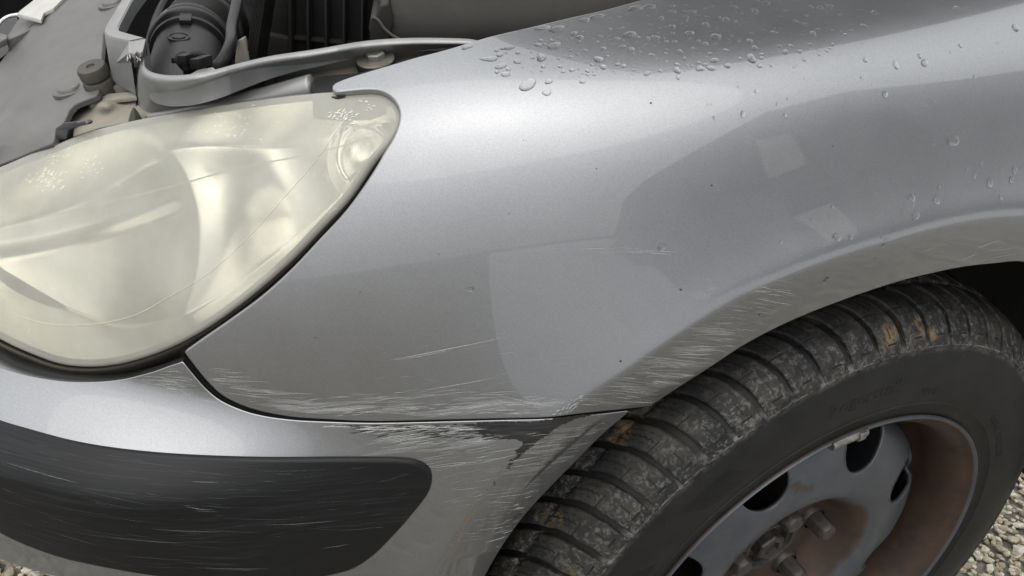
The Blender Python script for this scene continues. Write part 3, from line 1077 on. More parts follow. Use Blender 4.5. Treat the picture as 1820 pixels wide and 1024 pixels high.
V2, F, loop = fill(_L, 9)
P, ok = cast(G_lens, V2)
Nn = grad(G_lens, P)
V, NN, F = shell(P, Nn, F, loop, .0035, .010, nseg=5)
lens = part(mesh('lens', V, F, M_LENS, None, True, NN), headlight)

# reflector bowls behind the lens
def refl_depth(u, v):
    r1 = ((u-70)/240)**2+((v-440)/297)**2
    d1 = .034+.062*np.sqrt(np.maximum(1-r1, 0))
    cut = v-(405-.243*u)                                      # shelf that crosses the bowl
    d1 = d1-.012*smooth(8, -12, cut)*smooth(1.0, .60, r1)
    r2 = ((u-455)/215)**2+((v-420)/270)**2
    d2 = .034+.046*np.sqrt(np.maximum(1-r2, .02))*smooth(.95, 3.2, r1)
    r3 = ((u-628)/60)**2+((v-262)/78)**2
    d3 = .018+.032*np.sqrt(np.maximum(1-r3, 0))
    w1 = smooth(1.10, .94, r1); w3 = smooth(1.15, .92, r3)
    d = d2*(1-w3)+d3*w3
    return d*(1-w1)+d1*w1
inner = _L-_O*5
V2, F, loop = fill(resample(np.vstack([inner, inner[:1]]), 420, True), 4.5)
P, ok = cast(G_lens, V2)
Nl = grad(G_lens, P)
edge = np.clip(dist_poly(inner, V2, True)/26, 0, 1)
rd = np.mean([refl_depth(V2[:, 0]+a*17*math.cos(q), V2[:, 1]+a*17*math.sin(q)) for a in (.35, .7, 1.0) for q in np.linspace(0, 2*math.pi, 10, endpoint=False)], axis=0)
dep = .004+(rd-.004)*smooth(0, 1, edge)**.6
D = ray(V2[:, 0], V2[:, 1])
inward = D*.45-Nl*.55
inward /= np.linalg.norm(inward, axis=1, keepdims=True)
P2 = P+inward*dep[:, None]
m, ns, ls, b = nodes('aluminised_reflector')
b.inputs['Metallic'].default_value = 1.0
ls.new(ramp(ns, ls, noise(ns, ls, 25, 4), [(.3, (.88, .87, .80)), (.7, (.94, .935, .89))]), b.inputs['Base Color'])
b.inputs['Roughness'].default_value = .27
M_CHROME = m
FV = np.array([tuple(f) for f in F])
fn = np.cross(P2[FV[:, 1]]-P2[FV[:, 0]], P2[FV[:, 2]]-P2[FV[:, 0]])
F = [tuple(f) if q > 0 else tuple(f)[::-1] for f, q in zip(F, -(fn*D[FV[:, 0]]).sum(1))]
refl = part(mesh('reflector', P2, F, M_CHROME), headlight)

# moulding lines in the lens
M_RIDGE = simple('lens_moulding', (.60, .58, .47), .45)
def ridge(name, pts, r, G, parent, mat, n=60):
    S = spline(pts, n)
    P = cast(G, S)[0]
    mb = MB(); tube(mb, P, np.full(n, r)*np.clip(np.minimum(np.arange(n), np.arange(n)[::-1])/6+.25, 0, 1), 6)
    return part(mb.build(name, mat, None, sharp=0), parent)
ridge('moulding_line', [(628, 196), (600, 230), (562, 285), (510, 345), (440, 423), (370, 486), (310, 522), (240, 560), (170, 576), (90, 576), (20, 558)], .00022, off(G_lens, .0001), headlight, M_RIDGE, 140)
ridge('moulding_line', [(-60, 420), (0, 404), (150, 369), (290, 336), (420, 300), (560, 272), (668, 242)], .0005, off(G_lens, -.0045), headlight, M_RIDGE, 90)

# black seal between lens, wing and bumper
M_SEAL = simple('perished_black_rubber', (.016, .015, .013), .45, var=.4, scale=80, dust=(.13, .10, .06), dustamt=.55, bmp=.3, bscale=500)
i0 = int(np.argmin(np.abs(_L-np.array((687, 176))).sum(1))); i1 = int(np.argmin(np.abs(_L-np.array((-60, 568))).sum(1)))
ii = np.arange(i0, i1+1) if i1 > i0 else np.concatenate([np.arange(i0, len(_L)), np.arange(0, i1+1)])
rows = []
for o_, d_ in ((2, -.0105), (7, -.0065), (11, -.0050), (16, -.0060), (21, -.0085), (31, -.017), (36, -.03)):
    rows.append(cast(off(G_lens, d_), _L[ii]+_O[ii]*o_)[0])
mb = MB(); loft(mb, rows)
seal = part(mb.build('headlight_seal', M_SEAL, None, sharp=0), headlight)
# bumper's flange turning in under the lamp
FL_OUT = np.array(BUMPLIP)[::-1]
FL_IN = [(-130, 545), (-60, 583), (0, 614), (44, 637), (105, 656), (160, 663), (220, 663), (265, 655), (300, 645), (322, 635)]
a_ = cast(G_bumper, spline(FL_OUT, 90))[0]; c_ = cast(off(G_lens, -.010), spline(FL_IN, 90))[0]
na = grad(G_bumper, a_)
rows = [a_-na*.0004, a_*.85+c_*.15+na*.0012, a_*.5+c_*.5+na*.0005, c_, c_+np.array([0, .01, -.006])]
mb = MB(); loft(mb, rows)
part(mb.build('lamp_flange', M_PAINT, None, sharp=0), bumper)
# housing behind the seal
mb = MB()
base = cast(off(G_lens, -.012), _L[::3]+_O[::3]*3)[0]
rows = [base, base+np.array([.06, .05, -.02]), base.mean(0)+(base-base.mean(0))*.8+np.array([.16, .14, -.06])]
loft(mb, rows, closed=True, caps=False)
part(mb.build('lamp_housing', M_SEAL, None, sharp=0), headlight)
# ------------------------------------------------------------------ under the bonnet
SN = np.array([-.45, 0, 1.0])
def onS(u, v, h):
    """pixel onto the sloping slam-panel plane, raised by h"""
    u = np.asarray(u, float); v = np.asarray(v, float)
    d = ray(u, v)
    k = .754-.007+.45*.484+np.asarray(h, float)+np.interp(u, [350, 600, 800, 1000], [0, -.012, -.034, -.055])
    t = (k-CAM @ SN)/(d @ SN)
    return CAM+d*t[..., None]
def S_(pts, h):
    p = np.asarray(pts, float)
    return onS(p[:, 0], p[:, 1], h)
DOWN = np.array([0, 0, -1.0])
DUST = (.30, .265, .21)
M_BODY_DUST = simple('dusty_body_paint', (.30, .31, .32), .42, .55, var=.12, scale=40, dust=(.34, .31, .25), dustamt=.40, bmp=.12, bscale=250)
M_FLOOR_DUST = simple('dust_covered_steel', (.25, .235, .205), .75, .0, var=.25, scale=45, dust=(.33, .29, .225), dustamt=.65, bmp=.35, bscale=220)
M_COVER = simple('grey_trim_plastic', (.070, .073, .080), .48, var=.18, scale=18, dust=(.20, .185, .155), dustamt=.55, bmp=.25, bscale=500)
M_BLACK = simple('black_engine_plastic', (.010, .010, .011), .42, var=.3, scale=30, dust=(.07, .063, .052), dustamt=.18, bmp=.2, bscale=300)
M_LID = simple('dusty_black_lid', (.014, .0138, .013), .60, var=.2, scale=26, dust=(.052, .048, .040), dustamt=.5, bmp=.25, bscale=400)
M_RUBBER = simple('dusty_rubber_buffer', (.055, .052, .043), .8, var=.3, scale=90, dust=(.15, .138, .108), dustamt=.5, bmp=.4, bscale=300)
M_BRACKET = simple('black_bracket_plastic', (.012, .012, .013), .45, var=.3, dust=(.10, .09, .075), dustamt=.15)
M_BOLT = simple('zinc_bolt', (.23, .22, .195), .45, .6, var=.3, scale=120, dust=(.26, .235, .185), dustamt=.45, bmp=.25, bscale=500)

M_BRACKET.node_tree.nodes['Principled BSDF'].inputs['Specular IOR Level'].default_value = .15
for _m in (M_BLACK, M_LID): _m.node_tree.nodes['Principled BSDF'].inputs['Specular IOR Level'].default_value = .25
def sheet(name, poly, hfun, mat, step=6, roll=.0012, depth=.006, parent=None):
    B = resample(np.vstack([poly, poly[:1]]), by_step(np.vstack([poly, poly[:1]]), step), True)
    V2, F, loop = fill(B, step)
    def pos(q): return onS(q[:, 0], q[:, 1], hfun(q[:, 0], q[:, 1]))
    P = pos(V2)
    e = 1.5
    a = pos(V2+np.array([e, 0]))-pos(V2-np.array([e, 0])); b = pos(V2+np.array([0, e]))-pos(V2-np.array([0, e]))
    Nn = np.cross(a, b); Nn /= np.linalg.norm(Nn, axis=1, keepdims=True)
    Nn *= np.sign(-(Nn*ray(V2[:, 0], V2[:, 1])).sum(1))[:, None]
    V, NN, F = shell(P, Nn, F, loop, roll, depth)
    return part(mesh(name, V, F, mat, None, True, NN), parent)

# radiator cover on the left
COVER = [(-140, 335), (-70, 318), (0, 291), (44, 273), (92, 254), (98, 232), (112, 216), (121, 196), (132, 184), (152, 176), (172, 168), (176, 120), (181, 60), (204, 25), (222, 0), (262, -60),
         (150, -60), (112, -4), (86, 19), (50, 52), (22, 82), (0, 112), (-60, 190), (-140, 300)]
def cover_h(u, v):
    rid = np.interp(v, [-60, 0, 35, 100, 200, 260], [140, 116, 92, 84, 60, 10])
    d = np.maximum(rid-u, 0)
    d2 = np.maximum(rid+18-u, 0)
    s = 6*np.logaddexp(0, (rid-u)/6)
    low = np.maximum(v-(292-.42*u), 0)
    return .010-.00030*s-.012*smooth(225, 300, v)*smooth(160, 40, u)+.0015*np.sin(v/40.0)
cover = sheet('radiator_cover', np.array(COVER, float), cover_h, M_COVER, 7, .0012, .003)
for (u, v) in ((124, 160), (200, 7)):
    c = onS(u, v, float(cover_h(np.array(u), np.array(v)))-.0002)
    mb = MB(); lathe(mb, [(.0125, -.001), (.0122, .0010), (.0110, .0018), (.0085, .0012), (.0080, .0022), (.0072, .0030), (.0, .0032)], c, (-.25, 0, 1), 32)
    part(mb.build('clip_cap', M_COVER, None, sharp=40), cover)

# black sheet for the bay's deep shade, so that no ground shows
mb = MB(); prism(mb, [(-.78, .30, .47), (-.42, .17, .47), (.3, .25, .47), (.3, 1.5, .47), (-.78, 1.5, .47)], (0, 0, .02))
part(mb.build('bay_shade_sheet', M_DARK))

# panel floor (dusty) left of the rails and between them
fl = np.array([(92, 254), (118, 214), (150, 172), (200, 150), (240, 140), (262, 190), (300, 197), (345, 187), (380, 166), (450, 146), (560, 126), (660, 112), (760, 96), (800, 92), (700, 120), (600, 140), (556, 158),
               (470, 174), (400, 184), (293, 202), (176, 226)], float)
floor_panel = sheet('slam_panel', fl, lambda u, v: -.004+.004*np.exp(-(((u-186)/26)**2+((v-187)/17)**2)*1.6)*2.2, M_FLOOR_DUST, 6, .0008, .004)
for (u, v, s) in ((241, 212, .0052), (478, 152, .0056)):
    c = onS(u, v+4, -.004)
    mb = MB(); lathe(mb, [(s, 0), (s*.55, s*1.15), (s*.15, s*1.9), (0, s*1.95)], c, (0, 0, 1), 6)
    part(mb.build('locating_stud', M_RUBBER, None, sharp=30), floor_panel)
# upper rail: rounded wall
RT = spline([(261, 80), (257, 102), (255, 122), (263, 134), (287, 142), (322, 143), (366, 137), (420, 123), (480, 109), (560, 97), (650, 82), (720, 77), (790, 77), (835, 79), (860, 84)], 150)
RB = spline([(232, 108), (236, 132), (243, 180), (256, 197), (285, 201), (325, 195), (362, 177), (420, 154), (480, 143), (560, 130), (650, 115), (720, 104), (790, 94), (835, 88), (860, 90)], 150)
ht = np.interp(np.arange(150), [0, 30, 45, 75, 100, 149], [.040, .036, .033, .022, .018, .014])
Tp = onS(RT[:, 0], RT[:, 1], ht); Bp = onS(RB[:, 0], RB[:, 1], np.full(150, -.004))
back = onS(RT[:, 0]+2, RT[:, 1]-9, ht-.0015)
mid1 = Tp*.88+Bp*.12; mid2 = Tp*.5+Bp*.5
outw = np.array([-.3, -.9, .25])*.0035
rows = [back+DOWN*(ht*.55)[:, None], back+DOWN*.002, (back+Tp)/2+np.array([0, 0, .0018]), Tp+outw*.3, mid1+outw*.7, mid2+outw*.45, Bp*.85+Tp*.15, Bp, Bp+DOWN*.001]
mb = MB(); loft(mb, rows)
rail = part(mb.build('bonnet_rail', M_BODY_DUST, None, sharp=0))
# lower rail along the lamp
cpx = spline([(262, 209), (300, 202), (345, 193), (400, 185), (460, 175), (520, 163), (556, 155)], 60)
rr = np.linspace(.0022, .0085, 60)
Cp = onS(cpx[:, 0], cpx[:, 1], np.linspace(-.004, .003, 60))
mb = MB(); tube(mb, Cp, rr, 16)
rail2 = part(mb.build('lamp_rail', M_BODY_DUST, None, sharp=0))

# grey support frame round the intake, broken at its end
frame = part(empty('support_frame')); frame.matrix_parent_inverse = CARM.inverted()
FR_O = spline([(262, -60), (216, 0), (202, 23), (186, 50), (186, 60), (192, 65), (228, 74)], 60)
FR_I = spline([(282, -60), (236, 0), (222, 26), (211, 50), (213, 55), (222, 58), (258, 68)], 60)
hO = np.full(60, .046)
a_ = onS(FR_O[:, 0], FR_O[:, 1], hO); b_ = onS(FR_I[:, 0], FR_I[:, 1], hO)
drop = np.linspace(.02, .042, 60)[:, None]
lean = np.array([.0, .012, 0])
rows = [b_+DOWN*.012, b_+DOWN*.0008, b_*.9+a_*.1+np.array([0, 0, .0005]), a_*.9+b_*.1+np.array([0, 0, .0005]), a_+DOWN*.0012, a_+DOWN*drop*.5+lean*.3, a_+DOWN*drop+lean]
mb = MB(); loft(mb, rows)
part(mb.build('frame_arm', M_BODY_DUST, None, sharp=40), frame)
tab = S_([(228, 74), (233, 62), (259, 69), (254, 90), (250, 94), (243, 91), (239, 96), (232, 93), (228, 95)], .046)
mb = MB(); prism(mb, tab, DOWN*.0032)
part(mb.build('broken_tab', M_BODY_DUST, None, sharp=30, bevel=.0006), frame)
wall = [onS(228, 75, .045), onS(228, 95, .045), onS(236, 132, .010), onS(240, 165, -.004), onS(205, 166, -.004), onS(196, 120, .018)]
mb = MB(); prism(mb, wall, np.array([.002, .004, .0]))
part(mb.build('frame_wall', M_BODY_DUST, None, sharp=30), frame)
# torn fibres at the break
random.seed(3)
M_FIBRE = simple('torn_fibres', (.62, .58, .52), .6)
mb = MB()
for k in range(22):
    u0, v0 = random.uniform(228, 246), random.uniform(94, 104)
    p0 = onS(u0, v0, .040); p1 = onS(u0+random.uniform(-7, 6), v0+random.uniform(-4, 9), .040+random.uniform(-.004, .004))
    pm = (p0+p1)/2+np.array([random.uniform(-.002, .002), -.002, random.uniform(0, .003)])
    tube(mb, spline([p0, pm, p1], 7), .00022, 5)
tag(part(mb.build('torn_fibres', M_FIBRE, None, sharp=0), frame), kind='stuff')
# gussets
for poly in ([(196, 152), (240, 120), (241, 150), (214, 164)], [(178, 172), (236, 128), (240, 160)]):
    P = [onS(u, v, h) for (u, v), h in zip(poly, (-.003, .014, -.001, -.003))]
    mb = MB(); prism(mb, P, np.array([.0015, .0022, 0]))
    part(mb.build('gusset', M_FLOOR_DUST, None, sharp=30), frame)
ledge = S_([(150, 178), (176, 168), (238, 162), (243, 172), (178, 180), (160, 186)], .002)
mb = MB(); prism(mb, ledge, DOWN*.003)
part(mb.build('panel_ledge', M_FLOOR_DUST, None, sharp=30, bevel=.0006), frame)

# rubber bonnet buffer
c = onS(181, 157, .004)
k = .0105
mb = MB(); lathe(mb, [(1.02*k, -.004), (1.06*k, 0), (1.06*k, .006), (.98*k, .0078), (.84*k, .0085), (.84*k, .0098), (.99*k, .0105), (1.0*k, .0165), (.92*k, .0185), (.30*k, .0188), (.26*k, .0175), (0, .0172)], c, (-.28, -.12, 1), 32)
buf = part(mb.build('bonnet_buffer', M_RUBBER, None, sharp=30))

# hook tab of the lamp
hook = [onS(u, v, h) for u, v, h in ((96, 252, .004), (98, 228, .014), (112, 219, .018), (136, 216, .018), (152, 213, .018), (158, 217, .017), (153, 222, .016), (133, 226, .015), (123, 231, .012), (121, 248, .002))]
mb = MB(); prism(mb, hook, np.array([.003, .008, -.003]))
part(mb.build('lamp_hook', M_COVER, None, sharp=30, bevel=.0012))

# wing bolt with washer
c = onS(668, 112, .004)
bolt = part(empty('wing_bolt')); bolt.matrix_parent_inverse = CARM.inverted()
ax = np.array([-.20, -.05, 1.0])
mb = MB(); lathe(mb, [(.0, 0), (.0124, 0), (.0126, .0008), (.0122, .0016), (.005, .0018), (0, .0018)], c+np.array([0, 0, .0016]), ax, 40)
part(mb.build('washer', M_BOLT, None, sharp=30), bolt)
mb = MB(); lathe(mb, [(.0128, -.004), (.0132, .0), (.0126, .0014), (.0, .0015)], c, ax, 40)
part(mb.build('lower_washer', M_BRACKET, None, sharp=30), bolt)
mb = MB(); lathe(mb, [(.0066, .0), (.0066, .0034), (.0058, .0042), (.0036, .0042), (.0032, .0036), (0, .0036)], c+np.array([0, 0, .0034]), ax, 6)
part(mb.build('bolt_head', M_BOLT, None, sharp=30, bevel=.0004), bolt)

# black bracket under the wing's tip
br = S_([(555, 144), (561, 136), (582, 133), (640, 128), (700, 112), (730, 108), (720, 150), (660, 172), (600, 172), (555, 171)], .0085)
mb = MB(); prism(mb, br, DOWN*.016)
part(mb.build('wing_bracket', M_BRACKET, None, sharp=40, bevel=.002, seg=3))
# black slab in place of the shade between wing lip and lamp
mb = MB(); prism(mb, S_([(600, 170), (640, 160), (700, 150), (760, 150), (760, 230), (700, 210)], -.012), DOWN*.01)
part(mb.build('lamp_gap_shade', M_DARK, None))

# air intake pipe running back from the panel
pipe = part(empty('air_intake_pipe')); pipe.matrix_parent_inverse = CARM.inverted()
fwd = np.array([.42, .905, 0.0]); fwd /= np.linalg.norm(fwd)
p0 = onS(325, 172, -.024)
_t = on_plane(np.array(342.0), np.array(84.0), p0, (0, 0, 1.0))
def ringpath(s, r, zo=0.0): return p0+fwd*s+np.array([0, 0, zo])
mb = MB()
pa = _t-p0; pa[2] = .04*np.linalg.norm(pa); pa /= np.linalg.norm(pa)
side = np.array([pa[1], -pa[0], 0]); side /= np.linalg.norm(side)
R0 = .0290
_ss = np.linspace(.02, .3, 200)
_vv = proj(p0+pa*_ss[:, None]+np.array([0, 0, R0]))[:, 1]
KF = float(np.interp(-34, -_vv, _ss))/.107                     # collar where the photograph shows it
lathe(mb, [(R0*1.02, -.03), (R0*1.02, .0), (R0*.985, .05*KF), (R0*.955, .100*KF), (R0*.955, .108*KF), (R0*1.0, .109*KF)], p0, pa, 56)
part(mb.build('pipe_body', M_BLACK, None, sharp=40), pipe)
mb = MB()
lathe(mb, [(R0*.9, -.001), (R0*1.06, 0), (R0*1.07, .004), (R0*1.02, .0055), (R0*1.02, .009), (R0*1.12, .0105), (R0*1.15, .0125), (R0*1.15, .018), (R0*1.10, .0205), (R0*1.03, .021)], p0+pa*.107*KF, pa, 56)
part(mb.build('pipe_collar', M_BLACK, None, sharp=35), pipe)
mb = MB()
lathe(mb, [(R0*1.03, .0215), (R0*1.07, .0225), (R0*1.07, .032), (R0*1.03, .033)], p0+pa*.107*KF, pa, 56)
part(mb.build('hose_clamp', M_BOLT, None, sharp=35), pipe)
mb = MB()
bend = [p0+pa*(.107*KF+.02), p0+pa*(.107*KF+.07)+np.array([.02, 0, .004]), p0+pa*(.107*KF+.11)+np.array([.06, 0, .006]), p0+pa*(.107*KF+.14)+np.array([.13, 0, 0])]
cp = spline(bend, 40); tube(mb, cp, R0*1.05*(1+.06*np.sign(np.sin(np.arange(40)*1.3))), 32)
part(mb.build('intake_hose', M_BLACK, None, sharp=40), pipe)
# round mark and catch on the pipe's top
up = np.cross(side, pa); up = up if up[2] > 0 else -up
for (s, nm, pr) in ((.060*KF, 'moulded_mark', [(.0085, -.001), (.0085, .0007), (.0070, .0008), (.0068, .0002), (.0048, .0002), (.0046, .0010), (0, .0011)]),):
    q = p0+pa*s+up*R0*.972-side*.003
    mb = MB(); lathe(mb, pr, q, up, 28); part(mb.build(nm, M_BLACK, None, sharp=35), pipe)
q = p0+pa*.104*KF+up*R0*.95
mb = MB(); prism(mb, [q+side*a+pa*b for a, b in ((-.0045, -.006), (.0045, -.006), (.0045, .010), (-.0045, .010))], up*.004)
part(mb.build('catch', M_BLACK, None, sharp=30, bevel=.0006), pipe)
# wall behind the intake and dark tray in front of the pipe
mb = MB(); prism(mb, [onS(262, 142, -.004), onS(400, 142, -.004), onS(410, 128, -.002), onS(262, 118, -.002)], DOWN*.02)
part(mb.build('intake_tray', M_BLACK, None, sharp=30), pipe)

# loose cable looping behind the clip, and a bolt on the radiator cover's edge
mb = MB(); tube(mb, spline([onS(372, 128, .010), onS(392, 112, .014), onS(408, 84, .016), onS(412, 48, .012), onS(420, 10, .010), onS(430, -40, .01)], 40), .0042, 10)
part(mb.build('wiring_sleeve', M_BLACK, None, sharp=0))
mb = MB(); tube(mb, spline([onS(258, 110, -.01), onS(268, 60, -.01), onS(282, 20, -.012), onS(310, -30, -.012)], 30), .0030, 8)
part(mb.build('vacuum_hose', M_BLACK, None, sharp=0))
# cable clip
clipE = part(empty('cable_clip')); clipE.matrix_parent_inverse = CARM.inverted()
def box_px(u0, v0, u1, v1, h, th, mat, name, parent, dep=.010, bevel=.0008):
    a = onS(u0, v1, h); b = onS(u1, v1, h)
    e = (b-a); L = np.linalg.norm(e); e = e/L
    f = np.array([-e[1], e[0], 0]); f = f if f @ fwd > 0 else -f
    poly = [a, b, b+f*dep, a+f*dep]
    mb = MB(); prism(mb, poly, np.array([0, 0, -th]))
    return part(mb.build(name, mat, None, sharp=30, bevel=bevel), parent)
box_px(313, 90, 329, 99, .034, .006, M_BRACKET, 'clip_block', clipE, .013)
box_px(336, 96, 353, 105, .032, .007, M_BRACKET, 'clip_block', clipE, .012)
box_px(303, 98, 322, 103, .028, .004, M_BRACKET, 'clip_tongue', clipE, .007)
pts = [onS(322, 102, .030), onS(330, 112, .024), onS(338, 120, .016), onS(340, 134, .006)]
mb = MB(); tube(mb, spline(pts, 14), .0052, 10); part(mb.build('clip_stalk', M_BRACKET, None, sharp=0), clipE)
mb = MB()
c = onS(351, 116, .022)
th = np.linspace(-.6, 3.6, 18)
rp = [c+side*(.0075*math.cos(t))+np.array([0, 0, .0075*math.sin(t)]) for t in th]
tube(mb, rp, .0022, 8); part(mb.build('clip_loop', M_BRACKET, None, sharp=0), clipE)
mb = MB(); prism(mb, S_([(326, 138), (352, 124), (378, 119), (384, 124), (374, 130), (376, 136), (352, 140)], .026), DOWN*.002)
part(mb.build('rail_ear', M_BODY_DUST, None, sharp=30, bevel=.0005), rail)

# ribbed slab (cooling fins) behind the rail
slab = part(empty('radiator_end')); slab.matrix_parent_inverse = CARM.inverted()
nF = np.array([-.42, -.905, 0]); nF /= np.linalg.norm(nF)
Q0 = onS(450, 118, -.012)
def onW(u, v, d=0.0):
    """pixel onto the upright plane through Q0 that faces the lens"""
    return on_plane(np.asarray(u, float), np.asarray(v, float), Q0-nF*d, nF)
mb = MB(); prism(mb, [onW(456, -40), onW(478, -40), onW(452, 135), onW(433, 135)], -nF*.03)
part(mb.build('fin_block', M_BLACK, None, sharp=30), slab)
for k in range(7):
    t = (k+.5)/7
    a0 = (457+20*t, -40); b0 = (434+17*t, 134)
    P = [onW(*a0), onW(a0[0]+1.6, a0[1]), onW(b0[0]+1.4, b0[1]), onW(*b0)]
    mb = MB(); prism(mb, [p+nF*.0002 for p in P], nF*.0016)
    part(mb.build('fin', M_LID, None, sharp=30), slab)
mb = MB()
P = [onW(u, v, -.004) for u, v in [(421, 74), (433, 68), (436, 78), (440, 95), (446, 128), (438, 135), (416, 138), (418, 100)]]
prism(mb, P, -nF*.006)
part(mb.build('fin_bracket', M_FLOOR_DUST, None, sharp=30, bevel=.0008), slab)

# air filter box with ribs
abox = part(empty('air_filter_box')); abox.matrix_parent_inverse = CARM.inverted()
D0 = .05
mb = MB(); prism(mb, [onW(468, -60, D0), onW(720, -60, D0), onW(720, 130, D0), onW(460, 130, D0)], -nF*.10)
part(mb.build('box_body', M_BLACK, None, sharp=30), abox)
mb = MB(); prism(mb, [onW(475, -60, D0-.004), onW(512, -60, D0-.004), onW(513, 66, D0-.004), onW(474, 62, D0-.004)], -nF*.02)
part(mb.build('box_panel', M_LID, None, sharp=30, bevel=.0015), abox)
mb = MB(); prism(mb, [onW(464, 66, D0-.010), onW(470, 60, D0-.010), onW(515, 69, D0-.010), onW(515, 135, D0-.010), onW(462, 135, D0-.010)], -nF*.03)
part(mb.build('box_panel', M_LID, None, sharp=30, bevel=.0025), abox)
for k, (u0, u1) in enumerate(((513, 511), (545, 544), (577, 576), (608, 609), (640, 642))):
    w = 5.5 if k == 0 else 4.2
    mb = MB(); prism(mb, [onW(u1, -60, D0-.013), onW(u1+w, -60, D0-.013), onW(u0+w, 135, D0-.013), onW(u0, 135, D0-.013)], -nF*.016)
    part(mb.build('rib', M_LID, None, sharp=30, bevel=.0006), abox)
mb = MB(); prism(mb, [onW(515, 65, D0-.006), onW(656, 80, D0-.006), onW(656, 85, D0-.006), onW(515, 71, D0-.006)], -nF*.012)
part(mb.build('box_ledge', M_LID, None, sharp=30, bevel=.0006), abox)

# dusty lid in front of the wing
lid = part(empty('fuse_box_lid')); lid.matrix_parent_inverse = CARM.inverted()
L0 = onS(760, 84, -.006)
nL = np.array([-.30, -.95, 0]); nL /= np.linalg.norm(nL)
def onL(u, v, d=0.0): return on_plane(np.asarray(u, float), np.asarray(v, float), L0-nL*d, nL)
topz = float(onL(760, 6)[2])
bot = [(657, 60), (664, 76), (700, 82), (800, 84), (1000, 84), (1300, 80)]
top = [(676, 10), (684, 5), (700, 4), (800, 5), (1000, 0), (1300, -60)]
A = np.array([onL(*p) for p in spline(bot, 80)]); T_ = np.array([onL(*p, .012) for p in spline(top, 80)])
E1 = T_+np.array([.0, .006, .004]); E2 = T_+np.array([.03, .16, .012])
M1 = A*.35+T_*.65+nL*.004; M0 = A*.8+T_*.2+nL*.004
rows = [A+DOWN*.03, A, M0, M1, T_*.95+A*.05+nL*.002, T_, E1, E2]
mb = MB(); loft(mb, rows)
part(mb.build('lid_shell', M_LID, None, sharp=0), lid)
endp = [(676, 10), (668, 30), (658, 32), (655, 52), (660, 74), (690, 80), (700, 40), (690, 6)]
mb = MB(); prism(mb, [onL(*p, -.004) for p in endp], -nL*.06)
part(mb.build('lid_end', M_LID, None, sharp=40, bevel=.003, seg=3), lid)
bead = spline([(662, 30), (672, 36), (684, 52), (702, 66), (722, 74), (745, 78)], 40)
mb = MB(); tube(mb, np.array([onL(*p, -.0045) for p in bead]), .0011, 8)
part(mb.build('lid_bead', M_RUBBER, None, sharp=0), lid)

# trim at the car's nose, top left corner
M_TRIMW = simple('pale_trim', (.50, .50, .48), .45, var=.1, dust=(.45, .42, .35), dustamt=.5)
nose = part(empty('nose_trim')); nose.matrix_parent_inverse = CARM.inverted()
mb = MB(); prism(mb, S_([(30, 24), (36, 18), (62, -2), (90, -30), (150, -40), (95, 14), (78, 22), (73, 35)], .012), DOWN*.004)
part(mb.build('trim_plate', M_TRIMW, None, sharp=30, bevel=.001), nose)
mb = MB(); prism(mb, S_([(36, 30), (73, 34), (82, 22), (60, 50), (36, 62), (12, 72), (12, 66)], .001), DOWN*.01)
part(mb.build('trim_web', M_COVER, None, sharp=30, bevel=.001), nose)
mb = MB(); prism(mb, S_([(-40, 70), (0, 58), (12, 62), (12, 68), (0, 74), (-40, 88)], .004), DOWN*.006)
part(mb.build('trim_ledge', M_COVER, None, sharp=30, bevel=.001), nose)
mb = MB(); tube(mb, S_(spline([(-30, 80), (-8, 50), (4, 36), (16, 29), (32, 26)], 24), .008), .0016, 8)
part(mb.build('trim_ring', simple('bright_trim', (.8, .8, .78), .25, .6), None, sharp=0), nose)
mb = MB(); prism(mb, S_([(-60, 70), (0, 36), (30, 30), (36, 50), (12, 95), (-60, 150)], -.03), DOWN*.01)
part(mb.build('grille_insert', M_BLACK, None, sharp=30), nose)

# raised bonnet, hinged behind the engine
hx, hz, L_ = .80, .96, 1.32
ang = math.radians(50)
d = np.array([-math.cos(ang), 0, math.sin(ang)]); n_ = np.array([math.sin(ang), 0, math.cos(ang)])
def bonnet_rows(inset, sink):
    rows = []
    for t in np.linspace(inset*.5, 1-inset, 24):
        row = []
        for y in np.linspace(.37-.22*t+inset, 1.36+.22*t-inset, 24):
            s_ = (y-.865)/(.495+.22*t)
            p = np.array([hx, 0, hz])+d*(L_*t*(1-.10*abs(s_)**3))+n_*(.05*(1-s_*s_)+.05*math.sin(math.pi*t)-sink)
            p[1] = y
            row.append(p)
        rows.append(row)
    return rows
mb = MB(); loft(mb, bonnet_rows(0, 0))
hood = part(mb.build('open_bonnet', M_PAINT, None, sharp=0))
sm = hood.modifiers.new('thickness', 'SOLIDIFY'); sm.thickness = .016; sm.offset = 0
mb = MB(); loft(mb, bonnet_rows(.045, .03))
part(mb.build('bonnet_liner', simple('bonnet_inner_skin', (.38, .385, .39), .6), None, sharp=0), hood)
# ------------------------------------------------------------------ scrapes
def scrape_material(name, col, alpha):
    m, ns, ls, b = nodes(name)
    b.inputs['Base Color'].default_value = (*col, 1)
    b.inputs['Roughness'].default_value = .6
    a = ramp(ns, ls, noise(ns, ls, 900, 3), [(.35, alpha*.45), (.62, alpha)])
    ls.new(a, b.inputs['Alpha'])
    return m
M_SCR_W = scrape_material('bare_scratch', (.66, .66, .645), .62)
M_SCR_F = scrape_material('faint_scratch', (.62, .63, .63), .34)
M_SCR_K = scrape_material('bare_black_plastic', (.016, .016, .017), 1.0)
M_SCR_G = scrape_material('grey_scuff', (.11, .115, .12), .38)

